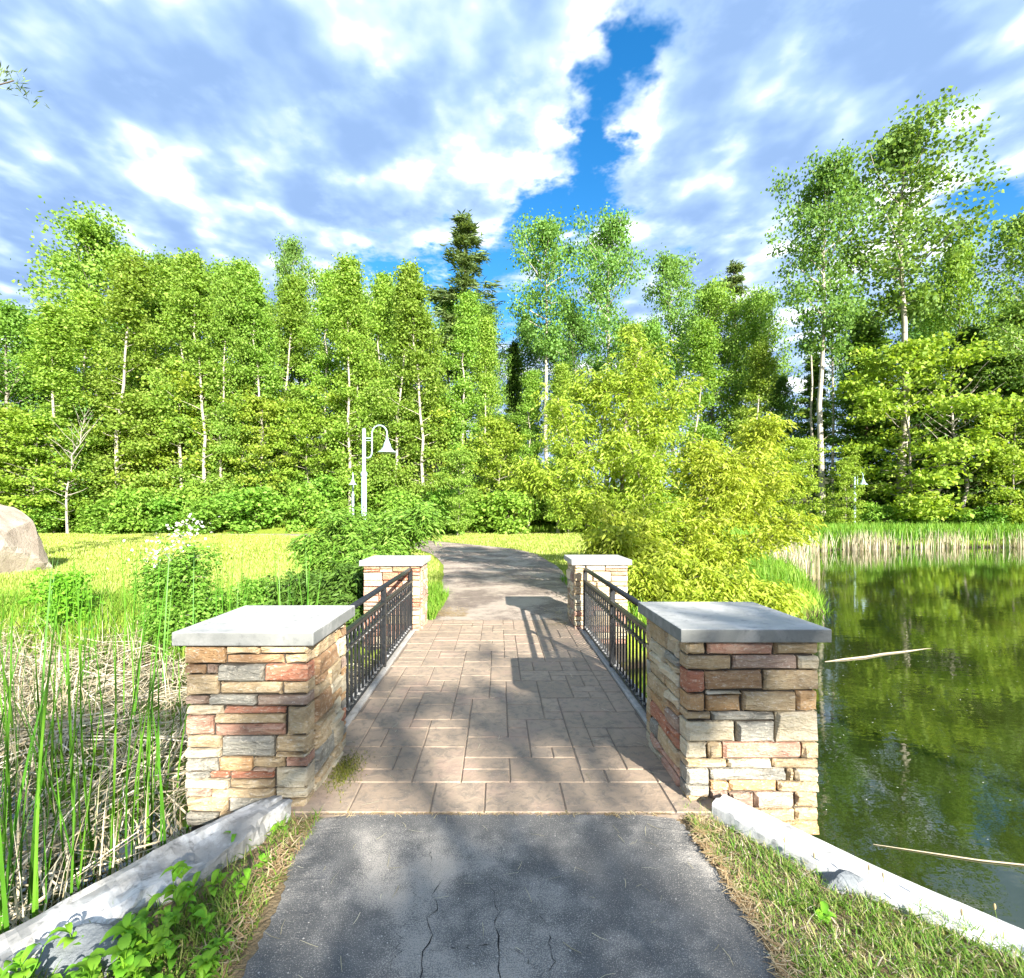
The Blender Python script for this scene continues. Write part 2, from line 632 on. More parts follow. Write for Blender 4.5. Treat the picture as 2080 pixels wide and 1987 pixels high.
STONE = {
    't': stone_mat('stone_tan', (0.30, 0.215, 0.120), (0.42, 0.315, 0.185), (0.52, 0.42, 0.275)),
    'w': stone_mat('stone_cream', (0.40, 0.33, 0.22), (0.51, 0.435, 0.30), (0.60, 0.54, 0.41)),
    'o': stone_mat('stone_orange', (0.30, 0.175, 0.080), (0.43, 0.265, 0.130), (0.50, 0.36, 0.21)),
    'b': stone_mat('stone_brown', (0.24, 0.135, 0.070), (0.35, 0.215, 0.115), (0.45, 0.32, 0.19)),
    'r': stone_mat('stone_red', (0.27, 0.100, 0.060), (0.37, 0.160, 0.095), (0.46, 0.255, 0.165)),
    'k': stone_mat('stone_pink', (0.36, 0.185, 0.125), (0.44, 0.255, 0.180), (0.54, 0.39, 0.285)),
    'p': stone_mat('stone_mauve', (0.24, 0.165, 0.125), (0.33, 0.235, 0.175), (0.43, 0.335, 0.25)),
    'g': stone_mat('stone_grey', (0.185, 0.175, 0.145), (0.275, 0.26, 0.215), (0.40, 0.365, 0.28)),
}


def make_iron():
    m = Mat('black_iron')
    n = m.noise(30, 4, 0.6)
    c = m.ramp(n, [(0.3, (0.008, 0.009, 0.010)), (0.75, (0.020, 0.022, 0.024))])
    m.bsdf(c, m.ramp(n, [(0.3, (0.32,) * 3), (0.8, (0.5,) * 3)]), None, 0.5)
    return m.m


M['iron'] = make_iron()


def make_iron_worn():
    m = Mat('worn_iron')
    n = m.noise(60, 4, 0.6)
    c = m.ramp(n, [(0.45, (0.03, 0.032, 0.034)), (0.6, (0.30, 0.30, 0.29))])
    m.bsdf(c, 0.5, None, 0.5)
    return m.m


M['iron_worn'] = make_iron_worn()


def make_lamp_paint():
    m = Mat('lamp_paint')
    n = m.noise(6, 4, 0.6)
    m.bsdf(m.ramp(n, [(0.3, (0.27, 0.37, 0.385)), (0.7, (0.36, 0.46, 0.475))]), 0.4, None, 0.5)
    return m.m


M['lamp'] = make_lamp_paint()


def make_water():
    m = Mat('pond_water')
    p = m.pos()
    n0 = m.noise(0.35, 5, 0.6, p)
    n1 = m.noise(2.6, 3, 0.5, p, stretch=(1.0, 2.2, 1))
    n2 = m.noise(11, 3, 0.5, p)
    c = m.ramp(n0, [(0.3, (0.012, 0.021, 0.004)), (0.62, (0.026, 0.036, 0.006)), (0.8, (0.055, 0.048, 0.012))])
    b = m.bump(m.mul(n1, m.mul(n2, 0.25), 'ADD'), 0.016, 0.10)
    pr = m.bsdf(c, 0.02, b, 0.6)
    pr.inputs['IOR'].default_value = 1.7
    return m.m


M['water'] = make_water()


def rock_mat(name, c1, c2, c3):
    m = Mat(name)
    v = m.coord('Object')
    n1 = m.noise(2.5, 6, 0.65, v, dist=0.6)
    n2 = m.noise(20, 5, 0.65, v)
    c = m.ramp(n1, [(0.3, c1), (0.55, c2), (0.75, c3)])
    c = m.mix(m.mul(m.step(n2, 0.55, 0.7), 0.5), c, c1)
    m.bsdf(c, 0.9, m.bump(m.mul(n1, n2, 'ADD'), 0.6, 0.03), 0.2)
    return m.m


M['boulder'] = rock_mat('boulder_rock', (0.22, 0.175, 0.135), (0.36, 0.30, 0.24), (0.44, 0.38, 0.32))
M['rock'] = rock_mat('grey_rock', (0.11, 0.12, 0.125), (0.20, 0.215, 0.22), (0.32, 0.33, 0.32))
M['wood_pale'] = bark_mat('weathered_wood', (0.42, 0.35, 0.25), (0.2, 0.15, 0.09), (3, 3, 3))
M['twig'] = bark_mat('grey_twig', (0.38, 0.34, 0.28), (0.2, 0.17, 0.13), (3, 3, 3))


def plain(name, c, rough=0.8):
    m = Mat(name)
    n = m.noise(40, 3, 0.6)
    m.bsdf(m.mix(n, tuple(k * 0.7 for k in c), tuple(min(1, k * 1.25) for k in c)), rough, None, 0.2)
    return m.m


M['crack'] = plain('crack_dark', (0.012, 0.012, 0.013), 0.95)  # near-black tone of the crack ribbons in the asphalt
M['speck'] = plain('pollen', (0.60, 0.60, 0.52))
M['pebble'] = plain('pebble', (0.46, 0.43, 0.38))
M['moss'] = leaf_mat('moss', (0.09, 0.10, 0.012), (0.15, 0.15, 0.02), (0.24, 0.21, 0.04), 0.1, 0.0)

# ------------------------------------------------------------------ terrain, water, paths
WATER_Z = -0.55
POND = np.array([(1.0, 6.75), (1.9, 6.95), (3.2, 7.9), (5.2, 9.3), (6.9, 10.6), (7.8, 12.2), (9.0, 15.0), (10.3, 19.5), (11.8, 23.5), (17, 28),
                 (28, 31), (45, 32), (75, 31), (80, -20), (6.5, -2.0), (4.1, 0.42), (2.66, 1.50), (2.08, 1.95), (1.76, 2.2), (1.52, 2.45), (1.25, 2.85), (1.0, 3.5)])
MARSH = np.array([(-1.0, 3.5), (-1.25, 2.8), (-1.56, 2.32), (-1.84, 1.9), (-2.1, 1.5), (-2.75, 0.55), (-3.9, -1.0), (-9, -3), (-17, 0), (-18, 6),
                  (-13, 8.4), (-8.5, 8.3), (-5.2, 7.8), (-3.0, 7.3), (-1.9, 6.95), (-1.0, 6.75)])
CREEK = np.array([(-1.3, 3.5), (1.3, 3.5), (1.3, 6.75), (-1.3, 6.75)])


def poly_sd(P, x, y):
    """signed distance, negative inside"""
    x = np.asarray(x, float)
    y = np.asarray(y, float)
    d = np.full(x.shape, 1e9)
    ins = np.zeros(x.shape, bool)
    n = len(P)
    for i in range(n):
        ax, ay = P[i]
        bx, by = P[(i + 1) % n]
        ex, ey = bx - ax, by - ay
        t = np.clip(((x - ax) * ex + (y - ay) * ey) / (ex * ex + ey * ey), 0, 1)
        d = np.minimum(d, np.hypot(x - ax - t * ex, y - ay - t * ey))
        if ay != by:
            c = ((ay > y) != (by > y)) & (x < (bx - ax) * (y - ay) / (by - ay) + ax)
            ins ^= c
    return np.where(ins, -d, d)


def ground_z(x, y):
    x = np.asarray(x, float)
    y = np.asarray(y, float)
    flat = sstep(3.5, 9, np.abs(x + np.interp(y, [0, 16, 21.5, 27.4, 35, 40], [1.0, 1.0, 1.3, 5.4, 12.2, 26])))
    z = -0.02 + flat * 0.16 * (vnoise(x, y, 0.22, 1) + 0.6 * vnoise(x, y, 0.7, 2)) * sstep(6, 14, np.hypot(x, y - 1))
    # the wooded slope behind the lawn, a hump in the middle, a low shore on the right
    rise = sstep(39, 56, y) * 3.6 + sstep(55, 130, y) * 16
    hump = 2.3 * np.exp(-((x + 17) / 8.0) ** 2) * sstep(37.5, 45, y)
    right = sstep(4, 16, x)
    z = z + (rise + hump) * (1 - 0.6 * right) + 0.5 * vnoise(x, y, 0.15, 3) * sstep(40, 48, y)
    side = sstep(60, 140, np.abs(x)) * 8
    z = z + side
    dp = poly_sd(POND, x, y)
    dm = poly_sd(MARSH, x, y)
    dc = poly_sd(CREEK, x, y)
    nearwall = (y < 3.2)
    soft = np.where(nearwall, 0.12, np.where(x < 0, 1.5, 0.9))
    z = z - sstep(0, 1, -dp / soft + np.where(nearwall, 0, 0.35)) * 1.05
    z = z - sstep(0, 1, -dm / soft + np.where(nearwall, 0, 0.3)) * (0.60 + 0.12 * vnoise(x, y, 1.3, 5))
    z = np.where(dc < 0, np.minimum(z, -0.78), z)
    return z


def build_ground():
    def axis(lo, hi, dense_lo, dense_hi, step, n_out):
        mid = np.arange(dense_lo, dense_hi + 1e-6, step)
        t = np.linspace(0, 1, n_out + 1)[1:]
        up = dense_hi + (hi - dense_hi) * t ** 2.2 + step * n_out * t * 0.6
        dn = dense_lo - (dense_lo - lo) * t ** 2.2 - step * n_out * t * 0.6
        return np.concatenate([dn[::-1], mid, up])
    xs = axis(-700, 700, -16, 14, 0.12, 60)
    ys = axis(-300, 900, -1.0, 13, 0.12, 90)
    X, Y = np.meshgrid(xs, ys)
    Z = ground_z(X, Y)
    nx, ny = len(xs), len(ys)
    v = np.stack([X.ravel(), Y.ravel(), Z.ravel()], 1)
    i = (np.arange(ny - 1)[:, None] * nx + np.arange(nx - 1)[None, :]).ravel()
    f = np.stack([i, i + 1, i + 1 + nx, i + nx], 1)
    me = np_mesh('ground', v, f, True)
    tag(link('ground', me, M['ground']), kind='structure')


build_ground()

wm = MB()
wm.v = [(-24, -25, WATER_Z), (90, -25, WATER_Z), (90, 36, WATER_Z), (-24, 36, WATER_Z)]
wm.f = [(0, 1, 2, 3)]
tag(link('pond', wm.mesh('pond'), M['water']), kind='structure')


def ribbon(name, left, right, z, mat, rag=0.0, sub=8, seed=0, thick=0.02, crossn=10):
    """a sheet between two edge polylines, with ragged edges"""
    r = np.random.default_rng(seed)

    def dens(P):
        P = np.array(P, float)
        out = []
        for a in range(len(P) - 1):
            p0 = P[max(a - 1, 0)]
            p1, p2 = P[a], P[a + 1]
            p3 = P[min(a + 2, len(P) - 1)]
            for k in range(sub):
                t = k / sub
                out.append(0.5 * ((2 * p1) + (-p0 + p2) * t + (2 * p0 - 5 * p1 + 4 * p2 - p3) * t * t + (-p0 + 3 * p1 - 3 * p2 + p3) * t ** 3))
        out.append(P[-1])
        return np.array(out)
    A, B = dens(left), dens(right)
    A[:, 0] += (r.random(len(A)) - 0.5) * rag
    B[:, 0] += (r.random(len(B)) - 0.5) * rag
    v, f = [], []
    n = crossn
    for a, b in zip(A, B):
        for k in range(n + 1):
            t = k / n
            p = a * (1 - t) + b * t
            e = min(t, 1 - t)
            v.append((p[0], p[1], z - (thick if e < 1e-6 else 0)))
    for i in range(len(A) - 1):
        for k in range(n):
            q = i * (n + 1) + k
            f.append((q, q + 1, q + n + 2, q + n + 1))
    me = bpy.data.meshes.new(name)
    me.from_pydata(v, [], f)
    me.update()
    return link(name, me, mat)


near_path = ribbon('asphalt_path', [(-0.86, -1.2), (-0.87, 1.2), (-0.90, 1.7), (-0.92, 2.05), (-0.98, 2.35), (-1.00, 2.56), (-0.93, 2.645)],
                   [(1.06, -1.2), (1.03, 1.2), (1.00, 1.7), (1.01, 2.05), (0.99, 2.35), (0.97, 2.56), (0.93, 2.645)], 0.004, M['asphalt'], 0.022, 14, 3)
tag(near_path, kind='structure')
far_path = ribbon('asphalt_path', [(-1.10, 7.36), (-1.18, 9.0), (-1.40, 12.5), (-1.95, 16.5), (-3.5, 21.5), (-7.6, 27.5), (-14, 34.0), (-27, 38)],
                  [(1.16, 7.36), (1.45, 9.0), (1.75, 12.5), (1.70, 16.5), (0.9, 21.5), (-3.2, 27.4), (-10.5, 36.0), (-25, 40.2)], 0.006, M['asphalt_far'], 0.05, 10, 4)
tag(far_path, kind='structure')


def draped(name, pts, w, mat, dz=0.03):
    P = np.array(pts, float)
    v, f = [], []
    q = []
    for a in range(len(P) - 1):
        for k in range(24):
            q.append(P[a] + (P[a + 1] - P[a]) * k / 24)
    q.append(P[-1])
    for i, p in enumerate(q):
        for s in (-1, -0.3, 0.3, 1):
            yy = p[1] + s * w / 2 + 0.25 * float(vnoise(p[0], s, 0.8, 4))
            v.append((p[0], yy, float(ground_z(p[0], yy)) + dz))
    for i in range(len(q) - 1):
        for k in range(3):
            a = i * 4 + k
            f.append((a, a + 4, a + 5, a + 1))
    me = bpy.data.meshes.new(name)
    me.from_pydata(v, [], f)
    me.update()
    return tag(link(name, me, mat), kind='structure')


draped('dirt_path', [(-9, 38.6), (-2, 38.8), (4, 38.8), (12, 38.0)], 1.1, M['track'], 0.05)


# cracks and loose chips in the near asphalt
def build_cracks():
    r = random.Random(5)
    specs = [(-0.33, 2.45, -0.30, 2.05, 0.004), (-0.27, 2.30, -0.26, 1.45, 0.008), (-0.36, 2.18, -0.34, 1.98, 0.004), (-0.04, 2.50, -0.03, 2.36, 0.004),
             (-0.02, 2.22, 0.02, 1.45, 0.008), (0.16, 2.36, 0.19, 2.12, 0.005), (0.18, 2.06, 0.21, 1.62, 0.005), (-0.37, 1.95, -0.38, 1.72, 0.005),
             (0.02, 1.86, 0.20, 1.66, 0.005), (-0.26, 1.80, 0.02, 1.84, 0.005), (-0.10, 1.75, -0.20, 1.50, 0.006), (0.45, 2.56, 0.72, 2.52, 0.004)]
    for x0, y0, x1, y1, w in specs:
        n = 22
        v, f = [], []
        x, y = x0, y0
        for i in range(n + 1):
            t = i / n
            cx = x0 + (x1 - x0) * t + r.gauss(0, 0.011)
            cy = y0 + (y1 - y0) * t + r.gauss(0, 0.004)
            ww = w * 0.22 * (0.1 + r.random() * r.random() * 1.6) * (0.3 + math.sin(math.pi * min(max(t, 0.04), 0.96)))
            d = (abs(x1 - x0) > abs(y1 - y0))
            v += [(cx - (0 if d else ww), cy - (ww if d else 0), 0.0062), (cx + (0 if d else ww), cy + (ww if d else 0), 0.0062)]
        for i in range(n):
            f.append((2 * i, 2 * i + 1, 2 * i + 3, 2 * i + 2))
        me = bpy.data.meshes.new('crack')
        me.from_pydata(v, [], f)
        me.update()
        link('crack', me, M['crack'], near_path)


build_cracks()

# ------------------------------------------------------------------ footbridge deck
DECK_Z = 0.012


def build_deck():
    root = empty('footbridge', (0, 5.0, 0))
    tag(root, 'footbridge deck of brown stamped concrete slabs between the stone pillars', 'footbridge')
    P = lambda nm, me, mat: link(nm, me, mat, root, (0, -5.0, 0))
    b = MB()
    b.box(-1.27, 1.27, 2.62, 7.36, -0.30, DECK_Z - 0.0075)
    P('deck_base', b.mesh('deck_base'), M['grout'])
    for s in (-1, 1):
        b = MB()
        xa, xb = sorted((s * 1.125, s * 1.275))
        b.box(xa, xb, 3.52, 6.72, -0.305, DECK_Z + 0.018)
        o = P('edge_strip', b.mesh('edge_strip'), M['concrete'])
        bevel_mod(o, 0.008)
    for ya, yb in ((2.55, 3.45), (6.78, 7.30)):
        b = MB()
        b.box(-1.26, 1.26, ya + 0.02, yb, -1.3, -0.302)
        P('abutment', b.mesh('abutment'), M['concrete'])
    r = random.Random(21)
    cell = 0.147
    nx, ny = 17, 32
    x_l = -1.25
    used = [[False] * nx for _ in range(ny)]
    cells = []
    # front border: one course of long slabs
    j = 0
    for w in (3, 3, 2, 3, 4, 2):
        cells.append((j, 0, w, 2))
        for a in range(w):
            used[0][j + a] = used[1][j + a] = True
        j += w
    sizes = [(2, 2), (3, 2), (2, 1), (3, 1), (2, 2), (1, 1), (1, 2), (2, 3)]
    for y in range(ny):
        for x in range(nx):
            if used[y][x]:
                continue
            opts = sizes[:]
            r.shuffle(opts)
            opts.append((1, 1))
            for w, h in opts:
                if x + w <= nx and y + h <= ny and all(not used[y + b_][x + a] for a in range(w) for b_ in range(h)):
                    for a in range(w):
                        for b_ in range(h):
                            used[y + b_][x + a] = True
                    cells.append((x, y, w, h))
                    break
    cache = {}
    for (cx, cy, w, h) in cells:
        x0 = x_l + cx * cell
        x1 = x0 + w * cell
        y0 = 2.63 + cy * cell
        y1 = min(y0 + h * cell, 7.36)
        if y1 - y0 < 0.05:
            continue
        if y0 > 3.5 and y1 < 6.72 + cell:
            x0, x1 = max(x0, -1.12), min(x1, 1.12)
        if x1 - x0 < 0.05:
            continue
        g, c, zt = 0.0020, 0.006, 0.0
        hx, hy = (x1 - x0) / 2 - g, (y1 - y0) / 2 - g
        key = (round(hx, 3), round(hy, 3))
        if key not in cache:
            j4 = lambda: r.uniform(-0.002, 0.002)
            bot = [(-hx + j4(), -hy + j4(), -0.008), (hx + j4(), -hy + j4(), -0.008), (hx + j4(), hy + j4(), -0.008), (-hx + j4(), hy + j4(), -0.008)]
            top = [(p[0] * (1 - c / hx), p[1] * (1 - c / hy), 0) for p in bot]
            me = bpy.data.meshes.new('slab')
            me.from_pydata(bot + top, [], [(4, 5, 6, 7), (0, 1, 5, 4), (1, 2, 6, 5), (2, 3, 7, 6), (3, 0, 4, 7)])
            me.update()
            cache[key] = me
        link('slab', cache[key], M['paver'], root, ((x0 + x1) / 2, (y0 + y1) / 2 - 5.0, DECK_Z + r.uniform(-0.0015, 0.0015)))


build_deck()

# ------------------------------------------------------------------ stone pillars
LEFT_FACE = [(175, 510, 475, 655, 'o'), (480, 505, 730, 582, 't'), (733, 505, 1090, 580, 't'), (478, 585, 908, 656, 'b'), (912, 583, 1090, 652, 't'),
             (175, 660, 325, 730, 'b'), (330, 660, 412, 730, 'p'), (417, 660, 762, 786, 'g'), (768, 656, 1092, 782, 'r'), (175, 735, 428, 890, 't'),
             (434, 790, 895, 877, 't'), (900, 787, 1090, 880, 't'), (178, 894, 350, 962, 'p'), (355, 881, 704, 963, 'g'), (710, 885, 1088, 968, 'p'),
             (180, 967, 458, 1036, 'w'), (464, 970, 926, 1022, 'r'), (178, 1040, 390, 1184, 'k'), (396, 1026, 922, 1100, 't'), (396, 1104, 922, 1190, 'k'),
             (930, 973, 1088, 1186, 't'), (180, 1189, 446, 1286, 't'), (450, 1195, 843, 1344, 'g'), (850, 1190, 1088, 1308, 't'), (180, 1290, 445, 1353, 'w'),
             (850, 1312, 1088, 1345, 't'), (180, 1357, 420, 1458, 'g'), (425, 1350, 674, 1452, 'o'), (680, 1349, 915, 1426, 't'), (920, 1349, 1088, 1424, 'k'),
             (180, 1462, 352, 1508, 'g'), (357, 1456, 508, 1510, 'r'), (514, 1456, 840, 1510, 'r'), (680, 1430, 840, 1453, 'p'), (846, 1428, 1088, 1578, 'w'),
             (180, 1512, 502, 1580, 'w'), (508, 1514, 840, 1580, 't'), (180, 1584, 368, 1650, 'p'), (372, 1584, 840, 1650, 't'), (846, 1582, 1088, 1655, 'w'),
             (180, 1654, 490, 1760, 't'), (496, 1656, 840, 1760, 'g'), (846, 1660, 1088, 1760, 't'), (180, 1764, 420, 1860, 'g'), (426, 1764, 760, 1860, 't'), (766, 1764, 1088, 1860, 'b')]
RIGHT_FACE = [(500, 470, 645, 570, 't'), (652, 470, 1140, 572, 'k'), (1146, 470, 1482, 572, 't'), (500, 575, 838, 686, 't'), (846, 576, 1318, 686, 'p'),
              (1326, 576, 1482, 684, 'w'), (500, 690, 637, 852, 'r'), (642, 690, 1066, 834, 'b'), (1072, 688, 1482, 836, 't'), (642, 838, 905, 866, 'w'),
              (642, 870, 905, 990, 'o'), (500, 856, 638, 990, 'o'), (911, 840, 1312, 986, 't'), (1318, 840, 1482, 986, 'o'), (500, 994, 684, 1052, 't'),
              (690, 994, 1160, 1064, 'g'), (500, 1056, 684, 1064, 't'), (500, 1068, 864, 1216, 'w'), (870, 1068, 1156, 1216, 'g'), (1164, 990, 1482, 1216, 'w'),
              (500, 1220, 656, 1338, 'w'), (661, 1220, 768, 1338, 't'), (774, 1220, 1352, 1340, 'k'), (1358, 1220, 1482, 1340, 't'), (500, 1343, 804, 1410, 't'),
              (810, 1344, 1134, 1410, 'w'), (1139, 1344, 1482, 1412, 't'), (500, 1415, 672, 1532, 'g'), (680, 1415, 1240, 1500, 'g'), (1246, 1416, 1302, 1508, 't'),
              (1308, 1416, 1482, 1508, 'w'), (678, 1504, 816, 1566, 'o'), (822, 1504, 1176, 1586, 'o'), (1182, 1512, 1482, 1586, 't'), (500, 1536, 672, 1612, 'g'),
              (678, 1570, 816, 1640, 'p'), (822, 1590, 1000, 1710, 'p'), (1006, 1590, 1302, 1710, 'p'), (1308, 1590, 1482, 1704, 't'), (500, 1616, 672, 1710, 't'),
              (678, 1644, 816, 1710, 't'), (500, 1714, 860, 1800, 'g'), (866, 1714, 1302, 1800, 't'), (1308, 1708, 1482, 1800, 't'), (500, 1804, 980, 1900, 't'), (986, 1804, 1482, 1900, 'o')]


def norm_face(L, y0, y_top, x0, x1, scale):
    out = []
    for a, b, c, d, k in L:
        out.append(((a - x0) / (x1 - x0), (c - x0) / (x1 - x0), -(d - y0) * scale, -(b - y0) * scale, k))
    return out


def random_face(r, width, height, palette):
    """ledgestone layout: bands cut into cells, some cells split into two thin stones"""
    out = []
    z = 0.0
    while z > -height:
        h = r.choice((0.07, 0.09, 0.11, 0.12, 0.14))
        z1 = max(z - h, -height)
        x = 0.0
        while x < 1:
            w = r.uniform(0.14, 0.36) / width
            x1 = x + w
            if 1 - x1 < 0.10 / width:
                x1 = 1.0
            k = r.choice(palette)
            if (z - z1) > 0.085 and r.random() < 0.45:
                zm = z - (z - z1) * r.uniform(0.38, 0.62)
                out.append((x, x1, zm + 0.0, z, k))
                out.append((x, x1, z1, zm, r.choice(palette)))
            else:
                out.append((x, x1, z1, z, k))
            x = x1
        z = z1
    return out


def stone_mesh(w, h, d, r):
    """pillow-faced ashlar: front at y=0 bulging to -y, depth d behind"""
    nx, nz = 4, 3
    v, idx = [], {}
    e = min(0.012, h * 0.22, w * 0.2)
    tilt = r.uniform(-0.006, 0.006)
    for j in range(nz + 1):
        for i in range(nx + 1):
            fx = (0, e / w, 0.5 + r.uniform(-0.15, 0.15), 1 - e / w, 1)[i]
            fz = (0, e / h, 1 - e / h, 1)[j]
            x, z = fx * w, fz * h
            rim = i in (0, nx) or j in (0, nz)
            y = r.uniform(0.003, 0.013) if rim else -r.uniform(0.000, 0.020) + tilt * (fx - 0.5) * 2
            if rim:
                x += r.uniform(-0.005, 0.004) * (1 if i else -1)
                z += r.uniform(-0.0045, 0.0045)
            idx[i, j] = len(v)
            v.append((x, y, z))
    f = []
    for j in range(nz):
        for i in range(nx):
            f.append((idx[i, j], idx[i + 1, j], idx[i + 1, j + 1], idx[i, j + 1]))
    n = len(v)
    v += [(0, d, 0), (w, d, 0), (w, d, h), (0, d, h)]
    f.append(tuple(idx[i, 0] for i in range(nx, -1, -1)) + (n, n + 1))
    f.append(tuple(idx[i, nz] for i in range(nx + 1)) + (n + 2, n + 3))
    f.append(tuple(idx[0, j] for j in range(nz + 1)) + (n + 3, n))
    f.append(tuple(idx[nx, j] for j in range(nz, -1, -1)) + (n + 1, n + 2))
    me = bpy.data.meshes.new('stone')
    me.from_pydata(v, [], f)
    me.update()
    return me


def pillar(label, x0, x1, y0, y1, front, palette, seed, zt=0.895, cap_t=0.075, over=0.045, depth=1.35, joint=0.0045, grey_edge=False):
    r = random.Random(seed)
    cx, cy = (x0 + x1) / 2, (y0 + y1) / 2
    root = empty('stone_pillar', (cx, cy, 0))
    tag(root, label, 'pillar', 'stone pillars of the footbridge')
    w, dpt = x1 - x0, y1 - y0
    core = MB()
    core.box(-w / 2 + 0.022, w / 2 - 0.022, -dpt / 2 + 0.022, dpt / 2 - 0.022, zt - depth, zt - 0.001)
    link('core', core.mesh('core'), M['mortar'], root)
    # cap
    b = MB()
    b.box(-w / 2 - over, w / 2 + over, -dpt / 2 - over, dpt / 2 + over, zt, zt + cap_t)
    c = link('cap', b.mesh('cap'), M['cap'], root)
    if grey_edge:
        c.data.materials.append(M['cap_edge'])               # sides and underside in a darker grey than the top
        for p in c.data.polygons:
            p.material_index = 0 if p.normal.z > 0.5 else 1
    bevel_mod(c, 0.007, 2)
    dd = 0.11

    def put(face, lay, width, rot, ox, oy):
        for (fa, fb, za, zb, k) in lay:
            if zb - za < 0.012:
                continue
            a, bb = fa * width + joint, fb * width - joint
            hh = zb - za - 2 * joint
            if hh < 0.008 or bb - a < 0.02:
                continue
            me = stone_mesh(bb - a, hh, dd, r)
            me.materials.append(STONE[k])
            ca, sa = math.cos(rot), math.sin(rot)
            out = -r.uniform(-0.004, 0.010)
            lx, ly = a, out
            o = link('stone', me, None, root, (ox + lx * ca - ly * sa, oy + lx * sa + ly * ca, zt + za + joint), (0, r.uniform(-0.012, 0.012), rot))
    put('front', front, w, 0, -w / 2, -dpt / 2)
    H = depth - 0.25
    side_w = dpt - 2 * dd - 0.006
    # right side (+x) runs towards +y, left side (-x) runs towards -y, back runs towards -x
    put('right', random_face(r, side_w, H, palette), side_w, math.pi / 2, w / 2, -dpt / 2 + dd + 0.003)
    put('left', random_face(r, side_w, H, palette), side_w, -math.pi / 2, -w / 2, dpt / 2 - dd - 0.003)
    put('back', random_face(r, w, H, palette), w, math.pi, w / 2, dpt / 2)
    return root


NEAR_PAL = 'tttwwwgopkbr'
sL = 0.000740
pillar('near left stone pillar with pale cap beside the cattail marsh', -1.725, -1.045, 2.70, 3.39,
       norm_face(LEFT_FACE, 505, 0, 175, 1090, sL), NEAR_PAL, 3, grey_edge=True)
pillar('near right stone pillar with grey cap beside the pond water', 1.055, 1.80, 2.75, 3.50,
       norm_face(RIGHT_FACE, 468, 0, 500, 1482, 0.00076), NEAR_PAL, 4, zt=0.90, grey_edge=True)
rr = random.Random(8)
pillar('far stone pillar with reddish stones beside the dark green shrub', -1.83, -1.06, 6.66, 7.40, random_face(rr, 0.77, 1.1, 'rrkkpkbwt'), 'wkkpt', 5)
pillar('far pale stone pillar below the yellow green tree', 1.06, 1.80, 6.78, 7.50, random_face(rr, 0.74, 1.1, 'wwwtwtk'), 'twgwp', 6)


# ------------------------------------------------------------------ railings
def railing(x, label):
    y0, y1 = 3.42, 6.63
    root = empty('railing', (x, 5.0, 0))
    tag(root, label, 'railing', 'black iron railings of the footbridge')

    def P(nm, b, mat='iron', smooth=False, bev=0.0):
        o = link(nm, b.mesh(nm, smooth), M[mat], root)
        if bev:
            bevel_mod(o, bev)
        return o
    A, B = y0 - 5.0, y1 - 5.0
    b = MB()
    b.tube([(0, A, 0.855), (0, B - 0.06, 0.855), (0, B - 0.012, 0.842), (0, B + 0.01, 0.80)], 0.026, 10)
    P('handrail', b, smooth=True)
    for nm, z, hh, ww in (('top_rail', 0.695, 0.016, 0.022), ('middle_rail', 0.565, 0.009, 0.017), ('bottom_rail', 0.060, 0.011, 0.019)):
        b = MB()
        b.box(-ww, ww, A, B, z - hh, z + hh)
        P(nm, b, bev=0.004)
    for y in (A + 0.12, 0.06, B):
        b = MB()
        b.box(-0.0255, 0.0255, y - 0.0255, y + 0.0255, 0.02, 0.835)
        P('post', b, bev=0.004)
    n = 29
    ys = [A + 0.09 + (B - A - 0.13) * i / (n - 1) for i in range(n)]
    b = MB()
    b.box(-0.0085, 0.0085, -0.0085, 0.0085, 0.068, 0.565)
    pk = b.mesh('picket')
    b = MB()
    b.box(-0.014, 0.014, -0.014, 0.014, 0.072, 0.092)
    sh = b.mesh('shoe')
    b = MB()
    b.box(-0.012, 0.012, -0.012, 0.012, 0.535, 0.553)
    cl = b.mesh('collar')
    pitch = ys[1] - ys[0]
    b = MB()
    w = pitch * 0.40
    pts = [(0, -w, 0.573), (0, -w, 0.625)] + [(0, -w * math.cos(a), 0.632 + w * math.sin(a)) for a in [math.pi * k / 8 for k in range(9)]] + [(0, w, 0.625), (0, w, 0.573)]
    b.tube(pts, 0.0082, 5)
    ar = b.mesh('arch')
    for i, y in enumerate(ys):
        if min(abs(y - 0.06), abs(y - B), abs(y - A - 0.12)) < 0.03:
            continue
        p = link('picket', pk, M['iron'], root, (0, y, 0))
        link('shoe', sh, M['iron_worn'], p)
        link('collar', cl, M['iron_worn'], p)
    for i in range(n - 1):
        link('arch', ar, M['iron'], root, (0, (ys[i] + ys[i + 1]) / 2, 0))


railing(-1.18, 'black iron railing on the marsh side of the footbridge')
railing(1.18, 'black iron railing on the pond side of the footbridge')


